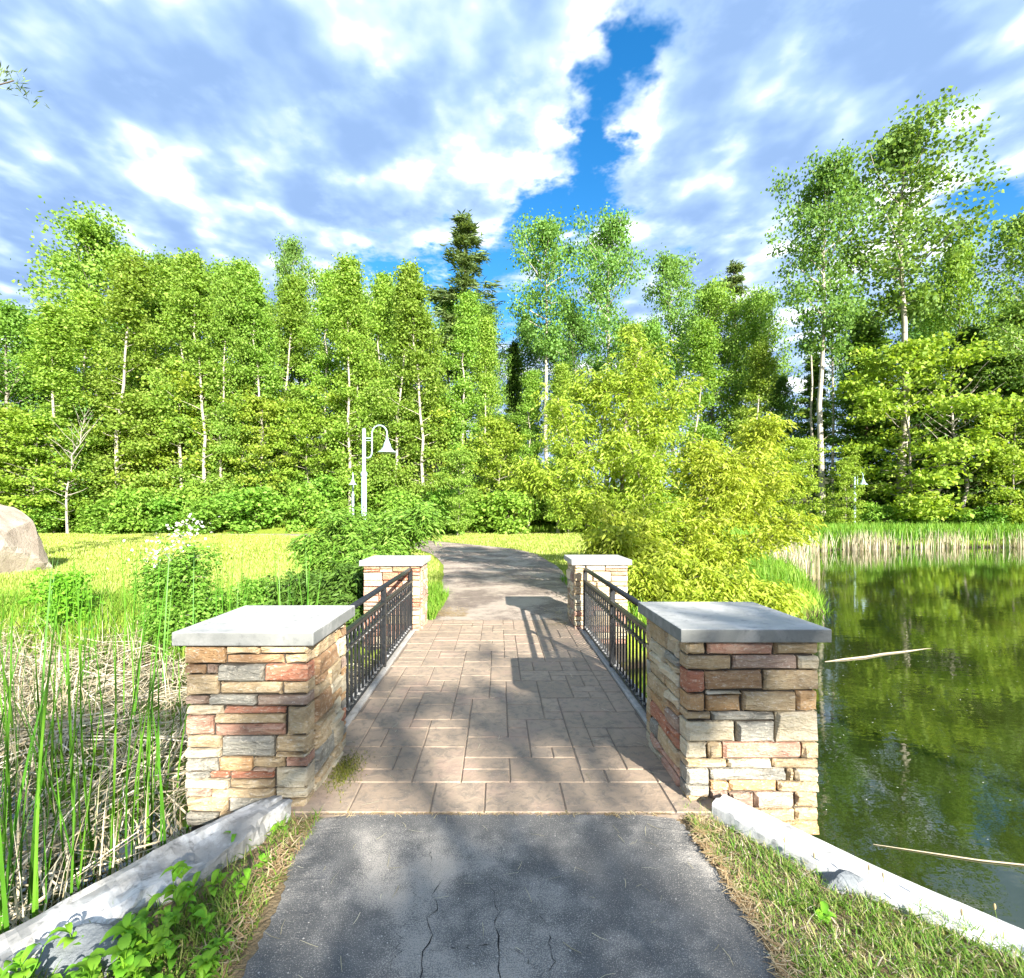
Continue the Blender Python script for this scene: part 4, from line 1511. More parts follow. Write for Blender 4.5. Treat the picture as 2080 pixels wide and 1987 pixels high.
G_EDGE = "slender pale-stemmed trees along the wood's edge"
TREES = [
    # name, proto, bearing, distance, top, width, label, group, leaf
    ('birch_tree', 'birch0', 100, 38, 575, 1.35, 'leaning pale forked birch behind the boulder at the end of the treeline', None, None),
    ('birch_tree', 'birch1', 232, 41, 470, 1.15, 'leafy birch standing in front of the tallest broad tree behind the lawn', None, None),
    ('birch_tree', 'birch2', 338, 41, 478, 1.0, 'slender birch with leaning pale trunk behind the flowering lawn bush', None, None),
    ('birch_tree', 'birch3', 395, 40, 468, 1.0, 'birch with the straightest bright pale trunk behind the lawn', None, None),
    ('birch_tree', 'birch0', 462, 43, 492, 1.0, 'slender pale trunked birch beside the grassy hump', G_EDGE, None),
    ('birch_tree', 'birch1', 545, 46, 512, 1.1, 'slender birch on top of the rocky grass hump', None, None),
    ('birch_tree', 'birch2', 618, 45, 505, 1.0, 'slender pale birch rising behind the hump rocks', None, None),
    ('birch_tree', 'birch0', 668, 41, 485, 1.0, 'bent pale birch just beside the nearer lamp post', None, None),
    ('birch_tree', 'birch3', 692, 42, 520, 0.8, 'thin pale birch directly behind the distant pale lamp', None, None),
    ('birch_tree', 'birch1', 760, 41, 508, 0.95, 'pale birch standing behind the gooseneck lamp shade', None, None),
    ('birch_tree', 'birch3', 814, 40, 485, 1.0, 'tall pale birch with bare bright stem behind the far stone pillar', None, None),
    ('birch_tree', 'birch2', 882, 42, 545, 0.95, 'leafy birch below the dark pointed pine top', None, None),
    ('birch_tree', 'birch0', 930, 44, 600, 0.9, 'shorter leafy birch at the gap in the treeline', None, None),
    ('birch_tree', 'birch1', 160, 44, 545, 1.2, 'dense leafy birch between the forked birch and the tallest broad tree', None, None),
    ('birch_tree', 'birch2', 290, 46, 500, 1.2, 'dense leafy birch behind the leaning pale trunk', None, None),
    ('broad_tree', 'broad0', 190, 53, 392, 1.05, 'tall broad green tree overtopping the treeline behind the lawn', None, None),
    ('broad_tree', 'broad1', 20, 42, 560, 1.05, 'broad green tree at the end of the treeline behind the boulder', None, None),
    ('broad_tree', 'broad2', -60, 46, 520, 1.1, 'broad tree beyond the boulder', None, None),
    ('broad_tree', 'broad2', 330, 56, 462, 0.9, 'broad tree rising behind the lawn birches', None, None),
    ('broad_tree', 'broad0', 430, 58, 482, 0.9, 'broad tree behind the birch with the brightest trunk', None, None),
    ('poplar_tree', 'poplar2', 562, 56, 418, 0.62, 'pale airy poplar crown poking above the birches on the hump', None, 'leaf_poplar'),
    ('broad_tree', 'broad1', 650, 58, 490, 0.9, 'broad tree behind the lamp post birches', None, None),
    ('broad_tree', 'broad2', 760, 60, 520, 0.8, 'broad tree behind the gooseneck lamp birch', None, None),
    ('broad_tree', 'broad0', 860, 57, 540, 0.7, 'broad tree standing in front of the pointed pine', None, None),
    ('pine_tree', 'pine', 888, 55, 415, 1.35, 'dark pointed pine rising above the birches into the blue gap', None, None),
    ('broad_tree', 'broad1', 935, 50, 560, 0.55, 'narrow green tree at the edge of the blue gap', None, None),
    ('poplar_tree', 'poplar0', 1050, 46, 376, 0.82, 'tall airy poplar with bare pale trunk beside the blue gap', None, None),
    ('poplar_tree', 'poplar1', 1164, 45, 366, 0.74, 'tall narrow poplar rising behind the golden leaved tree', None, None),
    ('broad_tree', 'broad2', 1010, 60, 580, 0.75, 'dark broad tree low behind the airy poplar', None, 'leaf_dark'),
    ('broad_tree', 'broad0', 1105, 58, 570, 0.75, 'dark broad tree between the two poplars', None, 'leaf_dark'),
    ('poplar_tree', 'poplar2', 1290, 54, 452, 0.78, 'pale green poplar behind the golden leaved tree', None, None),
    ('broad_tree', 'broad1', 1375, 56, 510, 0.8, 'broad green tree below the small pine tip', None, None),
    ('pine_tree', 'pine', 1412, 62, 505, 1.1, 'distant pine with just its tip above the broad trees', None, None),
    ('broad_tree', 'broad0', 1455, 55, 530, 0.7, 'broad tree beside the tallest pond poplars', None, None),
    ('birch_tree', 'birch3', 1235, 40, 610, 1.1, 'leafy birch close behind the golden leaved tree', None, None),
    ('birch_tree', 'birch1', 1330, 41, 600, 1.1, 'leafy birch behind the golden tree towards the pond', None, None),
    ('birch_tree', 'birch2', 1010, 40, 700, 1.1, 'pale feathery young birch at the centre of the wood edge', None, None),
    ('birch_tree', 'birch0', 1070, 38, 690, 1.1, 'pale feathery young birch touching the golden tree', None, None),
    ('birch_tree', 'birch1', 1440, 42, 640, 1.1, 'leafy birch at the inner corner of the pond', None, None),
    ('poplar_tree', 'poplar1', 1578, 38, 250, 0.78, 'very tall poplar with long bare white trunk across the pond', None, None),
    ('poplar_tree', 'poplar0', 1728, 39, 195, 0.98, 'tallest poplar with open spreading crown across the pond', None, None),
    ('broad_tree', 'broad2', 1845, 44, 425, 0.62, 'rounded bright green tree beside the tallest poplar', None, 'leaf_birch'),
    ('poplar_tree', 'poplar2', 1990, 36, 345, 0.85, 'poplar reaching over the pond end of the wood', None, None),
    ('broad_tree', 'broad1', 1945, 50, 560, 0.8, 'broad tree behind the overhanging pond poplar', None, None),
    ('broad_tree', 'broad0', 1650, 52, 560, 0.7, 'broad tree between the two tallest poplars', None, 'leaf_dark'),
    ('broad_tree', 'broad2', 1760, 54, 520, 0.7, 'broad dark tree behind the tallest poplar', None, 'leaf_dark'),
    ('hemlock_tree', 'hemlock0', 1660, 42, 600, 1.0, 'dark hemlock beside the long white poplar trunk', None, None),
    ('hemlock_tree', 'hemlock1', 1760, 40, 640, 1.0, 'dark hemlock with layered boughs under the tallest poplar', None, None),
    ('hemlock_tree', 'hemlock0', 1855, 39, 610, 1.0, 'dark hemlock with light tipped boughs beside the pond reeds', None, None),
    ('hemlock_tree', 'hemlock1', 1950, 38, 570, 1.0, 'dark hemlock at the pond end of the wood', None, None),
    ('hemlock_tree', 'hemlock1', 1560, 50, 660, 0.7, 'dark hemlock seen behind the long white poplar trunk', None, None),
    ('hemlock_tree', 'hemlock0', 2060, 40, 560, 1.0, 'dark hemlock beyond the overhanging poplar', None, None),
    ('hemlock_tree', 'hemlock1', 120, 47, 620, 0.8, 'dark hemlock in the gap behind the forked birch', None, None),
    ('broad_tree', 'broad1', 500, 52, 560, 0.8, 'broad green tree filling the gap behind the hump birch', None, None),
    ('broad_tree', 'broad2', 575, 53, 545, 0.7, 'broad green tree under the pale airy poplar crown', None, None),
    ('broad_tree', 'broad0', 705, 52, 545, 0.75, 'broad green tree close behind the bent birch', None, None),
    ('broad_tree', 'broad1', 800, 51, 570, 0.75, 'broad green tree close behind the tall bare birch stem', None, None),
    ('broad_tree', 'broad2', 250, 51, 540, 0.85, 'broad green tree behind the leaning pale birch', None, None),
    ('broad_tree', 'broad0', 85, 50, 600, 0.85, 'broad green tree behind the leaning forked birch', None, None),
    ('broad_tree', 'broad1', 1240, 50, 590, 0.7, 'broad green tree right behind the golden tree top', None, None),
    ('broad_tree', 'broad2', 1500, 48, 700, 0.6, 'shorter broad tree beside the thin dead stems', None, 'leaf_dark'),
    ('birch_tree', 'birch3', 505, 42, 500, 0.95, 'slender birch between the brightest trunk and the hump', None, None),
    ('birch_tree', 'birch1', 428, 41, 520, 0.8, 'thin birch touching the birch with the brightest trunk', None, None),
    ('birch_tree', 'birch2', 720, 43, 505, 0.9, 'slender birch between the two lamp birches', None, None),
    ('hemlock_tree', 'hemlock0', 985, 52, 640, 0.6, 'dark hemlock in the notch below the blue gap', None, None),
    ('maple_tree', 'maple0', 1745, 36.5, 650, 1.05, 'young maple with bright layered sprays below the tallest poplar', None, None),
    ('maple_tree', 'maple1', 1622, 36, 875, 0.8, 'low maple at the foot of the white poplar trunk', None, None),
    ('maple_tree', 'maple2', 1515, 35, 835, 0.9, 'low maple between golden tree and white poplar trunk', None, None),
    ('maple_tree', 'maple2', 1930, 36, 760, 0.9, 'young maple in front of the pond end hemlock', None, None),
    ('dead_tree', 'dead', 1850, 37.5, 655, 1.0, 'bare grey twiggy tree among the hemlocks', None, None),
    ('dead_tree', 'dead', 130, 37, 780, 0.9, 'bare pale twiggy sapling below the forked birch', None, None),
    ('maple_tree', 'maple0', 210, 43.5, 760, 1.0, 'young maple between boulder and lawn birches', None, None),
    ('maple_tree', 'maple1', 300, 43, 770, 1.0, 'young bright maple just behind the leaning pale birch', None, None),
    ('maple_tree', 'maple2', 430, 44, 740, 1.0, 'young maple with yellow sprays beside the brightest trunk', None, None),
    ('maple_tree', 'maple0', 500, 42, 760, 1.0, 'young maple on the near end of the hump', None, None),
    ('maple_tree', 'maple1', 590, 43, 770, 1.0, 'young maple shading the hump rocks', None, None),
    ('maple_tree', 'maple2', 640, 44, 830, 0.9, 'low maple between hump and distant lamp', None, None),
    ('maple_tree', 'maple0', 735, 43.5, 830, 0.8, 'low maple behind the nearer lamp post', None, None),
    ('maple_tree', 'maple1', 960, 40, 800, 1.0, 'young maple at the middle of the wood edge', None, None),
    ('maple_tree', 'maple2', 380, 44, 700, 1.2, 'taller young maple behind the brightest birch trunk', None, None),
    ('maple_tree', 'maple0', 60, 37, 800, 1.2, 'broad low maple behind the boulder', None, None),
    ('maple_tree', 'maple2', -30, 36, 760, 1.2, 'low maple beyond the boulder', None, None),
    ('maple_tree', 'maple1', 830, 44, 760, 1.1, 'young maple below the tall bare birch stem', None, None),
    ('maple_tree', 'maple2', 700, 45, 720, 1.1, 'young maple among the lamp post birches', None, None),
    ('willow_bush', 'maple0', 878, 34, 862, 0.85, 'rounded light green small tree with forked pale stem at the path side', None, 'leaf_birch'),
    ('maple_tree', 'maple1', 1090, 37, 850, 1.0, 'low leafy maple behind the golden tree foot', None, 'leaf_birch'),
    ('maple_tree', 'maple0', 1480, 34.5, 850, 1.0, 'low maple behind the golden tree on the pond shore', None, None),
]
for nm, key, xd, Y, top, wide, lab, grp, leaf in TREES:
    x, y, h, g = top_at(xd, Y, top)
    h *= {'p': 0.90, 'b': 0.90, 'm': 0.94, 'h': 0.95}.get(key[0], 1.0) if key != 'pine' else 1.0      # boughs overtop the leader
    h *= 1.05 if key.startswith('birch') else 1.0
    plant(nm, key, lab, 'tree' if 'bush' not in nm else 'bush', x, y, h, wide, group=grp, leaf=leaf)

# bare stems beside the white poplar trunk
for xd, top, lab in ((1556, 620, 'thin bare dead stem on the golden tree side of the white poplar trunk'), (1601, 600, 'thin bare dead stem on the hemlock side of the white poplar trunk')):
    x, y, h, g = top_at(xd, 43, top)
    T = Tubes()
    zz = np.linspace(-0.2, h, 8)
    r_ = np.random.default_rng(xd)
    T.add(np.stack([np.cumsum(r_.normal(0, 0.05, 8)), np.cumsum(r_.normal(0, 0.05, 8)), zz], 1), 0.14 * (1 - 0.6 * zz / h), 7)
    tag(link('dead_tree', T.mesh('dead_tree'), M['bark_pale'], None, (x, y, g)), lab, 'dead tree')

# bushes along the foot of the wood
rb = random.Random(77)
for i in range(46):
    xd = -120 + i * 34 + rb.uniform(-14, 14)
    Y = 37.5 + rb.uniform(-1.2, 5) + (1.5 if 480 < xd < 640 else 0)
    x = (xd - 955) / 940 * Y
    if x > 9:
        Y -= 3.0
        x = (xd - 955) / 940 * Y
    h = rb.uniform(1.3, 3.0)
    size = ('low', 'waist high', 'tall')[0 if h < 1.8 else 1 if h < 2.4 else 2]
    zone = next(t for lim, t in ((80, 'behind the boulder'), (260, 'between the boulder and the leaning pale birch'), (420, 'under the straight bright birch trunk'), (520, 'beside the grassy hump'),
                                 (640, 'on the grassy hump'), (740, 'behind the lamp posts'), (860, 'under the tall bare birch stem'), (960, 'beside the small tree with forked pale stem'),
                                 (1120, 'at the wood edge where the path bends'), (9999, 'behind the golden leaved tree')) if xd < lim)
    plant('edge_bush', 'bush%d' % (i % 3), size + ' leafy green bush ' + zone, 'bush', x, Y, h, rb.uniform(0.9, 1.5), group="bushes along the wood's foot, " + zone + ', ' + size)
for i in range(16):
    Y = 36 + rb.uniform(-0.8, 2.5)
    x = 17 + i * 1.75 + rb.uniform(-0.6, 0.6)
    zone = next(t for lim, t in ((21.5, 'beside the inner corner of the pond'), (26.5, 'beside the distant lamp'), (33, 'below the tallest poplar'), (38, 'below the bare grey twiggy tree'), (99, 'below the pond end hemlock')) if x < lim)
    plant('edge_bush', 'bush%d' % (i % 3), 'leafy bush on the far pond shore ' + zone, 'bush', x, Y, rb.uniform(1.0, 2.0), rb.uniform(0.9, 1.4), group='bushes on the far pond shore, ' + zone)

# trees standing behind the viewer, whose boughs shade the near path and bridge
def shade_tree(label, x, y, boughs, seed):
    """boughs: (x, y, z, half width, half height, leaves) of each leafy bough, in world space"""
    r = np.random.default_rng(seed)
    T = Tubes()
    H = max(b[2] for b in boughs) + 0.8
    zz = np.linspace(-0.3, H, 10)
    T.add(np.stack([0.15 * np.sin(zz * 0.6), 0.1 * np.cos(zz * 0.5), zz], 1), 0.20 * (1 - 0.85 * zz / H), 8)
    pos = []
    for bx, by, bz, hw, hh, n in boughs:
        e = np.array([bx - x, by - y, bz])
        b0 = np.array([0, 0, max(bz - 1.2 - 0.3 * np.hypot(e[0], e[1]), 2.0)])
        s_ = np.linspace(0, 1, 6)[:, None]
        T.add(b0 + (e - b0) * s_ + np.array([0, 0, 0.25]) * np.sin(s_ * math.pi), 0.055 * (1 - 0.8 * s_[:, 0]), 5)
        # leaves gathered in small sprays through the bough
        m = max(6, n // 22)
        sp = np.clip(r.normal(0, 0.55, (m, 3)), -1, 1) * np.array([hw, hw * 0.5, hh]) + e
        k = r.integers(0, m, n)
        pos.append(sp[k] + r.normal(0, 0.12, (n, 3)) * np.array([1, 1, 0.6]))
    pos = np.concatenate(pos)
    n = len(pos)
    Ls = 0.17 * r.uniform(0.7, 1.2, n)
    cm = leaves_mesh('crown', pos, unit(r.normal(0, 1, (n, 3)) * np.array([1, 1, 0.6])), Ls, Ls * 0.8, r, 0.15, 0.1, 0.5)
    root = empty('shade_tree', (x, y, -0.05))
    tag(root, label, 'tree')
    link('trunk', T.mesh('trunk'), M['bark_grey'], root)
    link('crown', cm, M['leaf_oak'], root)


def toward_sun(gx, gy, k, hw, hh, n):
    return (gx + 0.93 * k, gy - 2.0 * k, 1.02 * k, hw, hh, n)


shade_tree('leafy tree beside the path before the bridge', 7.6, -14.0,
           [toward_sun(gx, 4.0 + d, 9.0, 0.78, 0.36, n) for gx, d, n in ((-3.6, -0.2, 120), (-2.5, -0.3, 110), (-1.3, -0.1, 200), (-0.2, 0.1, 300), (0.7, 0.1, 280), (0.9, 0.85, 220))]
           + [toward_sun(0.0, 2.12, 8.2, 0.30, 0.15, 120), toward_sun(-0.6, 1.75, 8.0, 0.42, 0.22, 130), toward_sun(0.65, 1.85, 8.0, 0.42, 0.2, 130), toward_sun(0.0, 1.3, 7.8, 0.6, 0.3, 200),
              toward_sun(-1.5, 2.25, 8.1, 0.30, 0.15, 60), toward_sun(1.6, 1.3, 7.6, 0.4, 0.2, 40),
              toward_sun(-2.6, 2.2, 8.4, 0.6, 0.3, 120)], 71)
shade_tree('tall slim leafy tree on the pond bank before the bridge', 11.3, -11.2,
           [toward_sun(gx, gy, 11.8, 0.75, 0.4, 260) for gx, gy in ((-0.9, 12.2), (0.1, 12.6), (1.0, 11.6), (0.2, 14.2), (1.2, 13.2))], 72)


# ------------------------------------------------------------------ compound-leaved tree and shrubs near the bridge
def compound(seed, stems, n_leaf, leaflets, L, W, sig, flat=0.8, rach=0.22, droop=0.55):
    """stems: list of (points, radius, leafy_from, spread, weight); leaves pinnate, drooping from shoots"""
    r = np.random.default_rng(seed)
    T = Tubes()
    cps, ws, sps = [], [], []
    for pts, rad, frm, spread, wgt in stems:
        P = np.array(pts, float)
        t = np.linspace(0, len(P) - 1, 4 * len(P))
        Q = np.stack([np.interp(t, np.arange(len(P)), P[:, k]) for k in range(3)], 1)
        Q[1:-1] = (Q[:-2] + 2 * Q[1:-1] + Q[2:]) / 4
        Q += np.cumsum(r.normal(0, 0.012, Q.shape), 0)
        T.add(Q, rad * (1 - 0.82 * np.linspace(0, 1, len(Q))), 6)
        m = len(Q)
        for k in range(int(26 * wgt)):
            u = r.uniform(frm, 1.0)
            i = min(int(u * (m - 1)), m - 2)
            q = Q[i]
            az = r.uniform(0, 6.283)
            ln = spread * r.uniform(0.25, 1.0) * (1.15 - 0.55 * u)
            d = np.array([math.cos(az), math.sin(az), r.uniform(-0.25, 0.65)])
            s = np.linspace(0, 1, 4)[:, None]
            tw = q + d * ln * s + np.array([0, 0, -0.12 * ln]) * s ** 2
            T.add(tw, 0.012 * (1 - 0.7 * s[:, 0]) * (0.5 + spread * 0.5), 3)
            for e in (0.35, 0.7, 1.0, 1.0):
                cps.append(q + d * ln * e + np.array([0, 0, -0.12 * ln]) * e ** 2)
                ws.append(r.uniform(0.4, 1.2))
    cps, ws = np.array(cps), np.array(ws)
    idx = r.choice(len(cps), n_leaf, p=ws / ws.sum())
    o = cps[idx] + r.normal(0, sig, (n_leaf, 3)) * np.array([1, 1, flat])
    az = r.uniform(0, 6.283, n_leaf)
    fw = np.stack([np.cos(az), np.sin(az), r.uniform(-0.35, 0.35, n_leaf)], 1)
    sd = np.stack([-np.sin(az), np.cos(az), np.zeros(n_leaf)], 1)
    pos, dr = [], []
    for k in range(leaflets):
        t = (k // 2 + 1) / (leaflets // 2 + 0.5)
        s = 0.0 if k == leaflets - 1 else (1 if k % 2 else -1)
        p = o + fw * rach * min(t, 1.0) + np.array([0, 0, -0.10 * t * t])
        d = fw * 0.7 + sd * s * 0.9 + np.array([0, 0, -droop]) + r.normal(0, 0.22, (n_leaf, 3))
        pos.append(p)
        dr.append(d)
    pos, dr = np.concatenate(pos), np.concatenate(dr)
    Ls = L * r.uniform(0.7, 1.2, len(pos))
    return T.mesh('trunk'), leaves_mesh('crown', pos, dr, Ls, Ls * (W / L), r, 0.2, 0.12, 0.5)


def compound_plant(name, label, cat, loc, leaf, bark='bark_grey', group=None, part=('trunk', 'crown'), **kw):
    tm, cm = compound(**kw)
    root = empty(name, loc)
    tag(root, label, cat, group)
    link(part[0], tm, M[bark], root)
    link(part[1], cm, M[leaf], root)
    return root


gz = lambda x, y: float(ground_z(x, y))
compound_plant('ash_tree', 'golden green leaved tree behind the far pale stone pillar', 'tree', (3.15, 12.0, gz(3.15, 12)), 'leaf_gold', seed=31, n_leaf=5600, leaflets=5, L=0.13, W=0.042, sig=0.12,
               stems=[([(0, 0, -0.2), (-0.05, 0, 1.5), (0.0, 0.1, 3.2), (0.15, 0.1, 4.6), (0.45, 0, 5.7)], 0.085, 0.25, 1.3, 2.2),
                      ([(0, 0, 0.5), (-0.6, -0.2, 1.8), (-1.3, -0.2, 3.0), (-1.7, 0, 4.4)], 0.05, 0.3, 1.0, 1.7),
                      ([(0, 0, 0.6), (-0.9, 0.3, 1.4), (-2.0, 0.2, 2.4), (-2.5, 0.3, 3.1)], 0.045, 0.35, 0.9, 1.5),
                      ([(0, 0, 0.9), (0.5, 0.3, 2.4), (1.1, 0.4, 3.9), (1.5, 0.3, 5.0)], 0.05, 0.3, 1.0, 1.8),
                      ([(0, 0, 1.2), (-0.3, 0.5, 2.8), (-0.6, 0.5, 4.4), (-0.8, 0.4, 5.3)], 0.05, 0.35, 1.0, 1.6),
                      ([(0, 0, 0.3), (0.3, -0.5, 1.2), (0.2, -0.9, 2.2), (-0.2, -1.0, 3.2)], 0.045, 0.3, 1.0, 1.5)])
compound_plant('ash_tree', 'low spreading golden tree leaning over the pond reeds', 'tree', (3.9, 11.6, gz(3.9, 11.6)), 'leaf_gold', seed=32, n_leaf=3900, leaflets=5, L=0.13, W=0.042, sig=0.12,
               stems=[([(0, 0, -0.2), (0.5, 0.1, 0.6), (1.3, 0.2, 1.25), (2.3, 0.3, 2.0), (2.9, 0.3, 2.7)], 0.06, 0.3, 0.95, 2.0),
                      ([(0, 0, 0), (0.4, 0, 0.8), (1.1, 0.1, 2.0), (1.7, 0.2, 3.2)], 0.05, 0.3, 1.0, 1.8),
                      ([(0, 0, 0), (0.8, -0.1, 0.35), (1.7, -0.2, 0.75), (2.6, -0.1, 1.05), (3.2, 0, 1.6)], 0.045, 0.35, 0.75, 1.6),
                      ([(0.3, 0, 0.5), (1.4, 0.3, 1.9), (2.3, 0.4, 3.0), (2.6, 0.4, 3.9)], 0.045, 0.4, 0.9, 1.6),
                      ([(0.2, 0, 0.6), (0.9, 0.4, 2.2), (1.2, 0.5, 3.6)], 0.04, 0.4, 0.9, 1.2)])
compound_plant('ash_shrub', 'low golden shrub hanging over the far pale stone pillar', 'shrub', (2.5, 9.1, gz(2.5, 9.1)), 'leaf_gold', seed=33, n_leaf=3600, leaflets=5, L=0.12, W=0.045, sig=0.11, part=('stems', 'foliage'),
               stems=[([(0, 0, -0.2), (-0.1, 0, 0.5), (-0.4, 0, 1.0), (-0.6, 0, 1.35)], 0.03, 0.2, 0.55, 1.6), ([(0, 0, -0.2), (0.3, 0, 0.5), (0.45, 0, 1.0)], 0.03, 0.2, 0.6, 1.5),
                      ([(0, 0, 0), (0.3, 0.3, 0.6), (0.2, 0.5, 1.3), (-0.3, 0.5, 1.6)], 0.03, 0.3, 0.6, 1.5)])
compound_plant('ash_shrub', 'low golden shrub on the pond bank behind the near grey capped pillar', 'shrub', (3.0, 8.2, gz(3.0, 8.2)), 'leaf_gold', seed=34, n_leaf=5200, leaflets=5, L=0.11, W=0.042, sig=0.12, part=('stems', 'foliage'),
               stems=[([(0, 0, -0.3), (-0.4, -0.1, 0.3), (-0.9, -0.2, 0.65)], 0.03, 0.2, 0.55, 1.6), ([(0, 0, -0.3), (0.4, 0, 0.3), (0.9, 0.1, 0.55)], 0.03, 0.2, 0.6, 1.6),
                      ([(0, 0, -0.3), (0.8, 0.3, 0.1), (1.7, 0.7, 0.2), (2.4, 1.1, 0.05)], 0.03, 0.2, 0.55, 1.8), ([(0, 0, -0.3), (0.1, 0.3, 0.5), (0.3, 0.5, 0.8)], 0.03, 0.2, 0.6, 1.5),
                      ([(0, 0, -0.3), (-0.2, -0.5, 0.1), (0.2, -0.7, 0.25)], 0.02, 0.2, 0.5, 1.2)])
compound_plant('sumac_shrub', 'arching leafy green shrub behind the reddish far stone pillar', 'shrub', (-2.7, 9.6, gz(-2.7, 9.6)), 'leaf_sumac', seed=35, n_leaf=5200, leaflets=7, L=0.12, W=0.036, sig=0.12, part=('stems', 'foliage'), droop=0.35,
               stems=[([(0, 0, -0.2), (-0.1, 0, 0.8), (-0.3, 0, 1.6)], 0.03, 0.25, 0.7, 1.6), ([(0, 0, -0.2), (0.4, 0, 0.9), (0.9, 0, 1.5), (1.3, 0, 1.45)], 0.03, 0.25, 0.6, 1.7),
                      ([(0, 0, -0.2), (-0.5, 0, 0.7), (-1.1, 0.1, 1.15)], 0.03, 0.25, 0.6, 1.5), ([(0, 0, -0.2), (0.2, 0.4, 0.9), (0.4, 0.5, 1.7)], 0.03, 0.25, 0.7, 1.5),
                      ([(0, 0, -0.2), (0.3, -0.5, 0.6), (0.7, -0.6, 1.0)], 0.025, 0.2, 0.6, 1.3)])
compound_plant('sumac_shrub', 'dark green shrub pressed against the reddish far stone pillar', 'shrub', (-2.45, 7.75, gz(-2.45, 7.75)), 'leaf_dark', seed=36, n_leaf=3400, leaflets=7, L=0.115, W=0.036, sig=0.10, part=('stems', 'foliage'), droop=0.3,
               stems=[([(0, 0, -0.4), (0.1, -0.1, 0.4), (0.35, -0.2, 0.85)], 0.025, 0.1, 0.5, 1.6), ([(0, 0, -0.4), (-0.4, 0, 0.3), (-0.8, 0, 0.6)], 0.025, 0.1, 0.55, 1.6),
                      ([(0, 0, -0.4), (-0.8, -0.1, 0.1), (-1.5, -0.1, 0.2)], 0.025, 0.1, 0.5, 1.4), ([(0, 0, -0.4), (0.25, -0.35, 0.15), (0.4, -0.5, 0.4)], 0.02, 0.1, 0.4, 1.3)])
rose = compound_plant('rose_bush', 'wild bush with small white blossoms at the lawn edge', 'bush', (-4.9, 7.7, gz(-4.9, 7.7)), 'leaf_shrub', seed=37, n_leaf=2600, leaflets=5, L=0.07, W=0.042, sig=0.11, part=('stems', 'foliage'), rach=0.1, droop=0.2,
                      stems=[([(0, 0, -0.2), (0.0, 0, 0.7), (0.1, 0, 1.5)], 0.02, 0.1, 0.42, 1.7), ([(0, 0, -0.2), (-0.2, 0, 0.6), (-0.5, 0, 1.05)], 0.02, 0.1, 0.45, 1.6),
                             ([(0, 0, -0.2), (0.3, 0, 0.3), (0.5, -0.2, 0.55)], 0.02, 0.1, 0.45, 1.5), ([(0, 0, -0.2), (0.1, -0.4, 0.2), (0.2, -0.7, 0.3)], 0.02, 0.1, 0.5, 1.5)])
r_ = np.random.default_rng(3)
n_ = 170
c_ = np.array([(0.1, 0, 1.5), (-0.5, 0, 1.1), (-0.25, 0, 1.25)])[r_.integers(0, 3, n_)]
link('blossom', leaves_mesh('blossom', c_ + r_.normal(0, 0.14, (n_, 3)) + np.array([0, -0.05, 0.02]), r_.normal(0, 1, (n_, 3)), 0.05, 0.05, r_), M['petal'], rose)
for i, (x, y, s, lab) in enumerate([(-7.0, 7.9, 0.34, 'small bright bush at the marsh edge beside the grey stones'), (-9.6, 8.3, 0.26, 'leafy bush at the marsh edge below the boulder'),
                                    (-11.8, 9.0, 0.3, 'leafy bush on the bank just below the boulder'), (-3.7, 7.5, 0.28, 'small leafy bush between blossoming bush and dark shrub')]):
    plant('bank_bush', 'bush%d' % (i % 3), lab, 'bush', x, y, 2.0 * s, 1.0, leaf='leaf_weed' if i == 0 else None)


# pine standing beside the lawn; the end of one bough reaches into view
def lawn_pine():
    r = np.random.default_rng(61)
    T = Tubes()
    H = 15.0
    zz = np.linspace(-0.3, H, 10)
    T.add(np.stack([zz * 0, zz * 0, zz], 1), 0.2 * (1 - 0.85 * zz / H), 8)
    cps, cds = [], []
    boughs = [(0.02, 3.55, 8.9, 0.30)] + [(r.uniform(0.6, 5.7), r.uniform(1.6, 2.9) * (1.15 - z / 16), z, 0.25) for z in np.linspace(4.5, 14.3, 34)]
    for az, ln, z, el in boughs:
        d = np.array([math.cos(az), math.sin(az), el])
        s = np.linspace(0, 1, 6)[:, None]
        P = np.array([0, 0, z]) + d * ln * s
        T.add(P, 0.04 * (1 - 0.75 * s[:, 0]), 5)
        for k in range(12):
            u = r.uniform(0.3, 1.0)
            cps.append(np.array([0, 0, z]) + d * ln * u + r.normal(0, 0.16, 3))
            cds.append(d)
    cps, cds = np.array(cps), np.array(cds)
    n = 9000
    i = r.integers(0, len(cps), n)
    pos = cps[i] + r.normal(0, 0.09, (n, 3))
    cm = leaves_mesh('crown', pos, cds[i] * 0.6 + r.normal(0, 0.6, (n, 3)) + np.array([0, 0, 0.3]), 0.16, 0.022, r)
    root = empty('pine_tree', (-12.9, 9.4, 0))
    tag(root, 'pine by the lawn reaching one needled bough tip into the sky', 'tree')
    link('trunk', T.mesh('trunk'), M['bark_brown'], root)
    link('crown', cm, M['needle_pine'], root)


lawn_pine()


# ------------------------------------------------------------------ grass, reeds, weeds
def scatter(n, x0, x1, y0, y1, keep, r):
    out = []
    got = 0
    while got < n:
        p = np.stack([r.uniform(x0, x1, n), r.uniform(y0, y1, n)], 1)
        p = p[keep(p[:, 0], p[:, 1])]
        out.append(p)
        got += len(p)
        if len(p) == 0:
            break
    return np.concatenate(out)[:n]


def in_path(x, y, m=0.0):
    k = [7, 12.5, 16.5, 21.5, 27.4, 35, 38, 40]
    cx = np.interp(y, k, [0.05, 0.17, -0.1, -1.3, -5.4, -12.2, -19, -27])
    hw = np.interp(y, k, [1.2, 1.6, 1.85, 2.2, 2.4, 3.0, 6.0, 4.0])
    return (np.abs(x - cx) < hw + m) & (y > 6.5) & (y < 40.2)


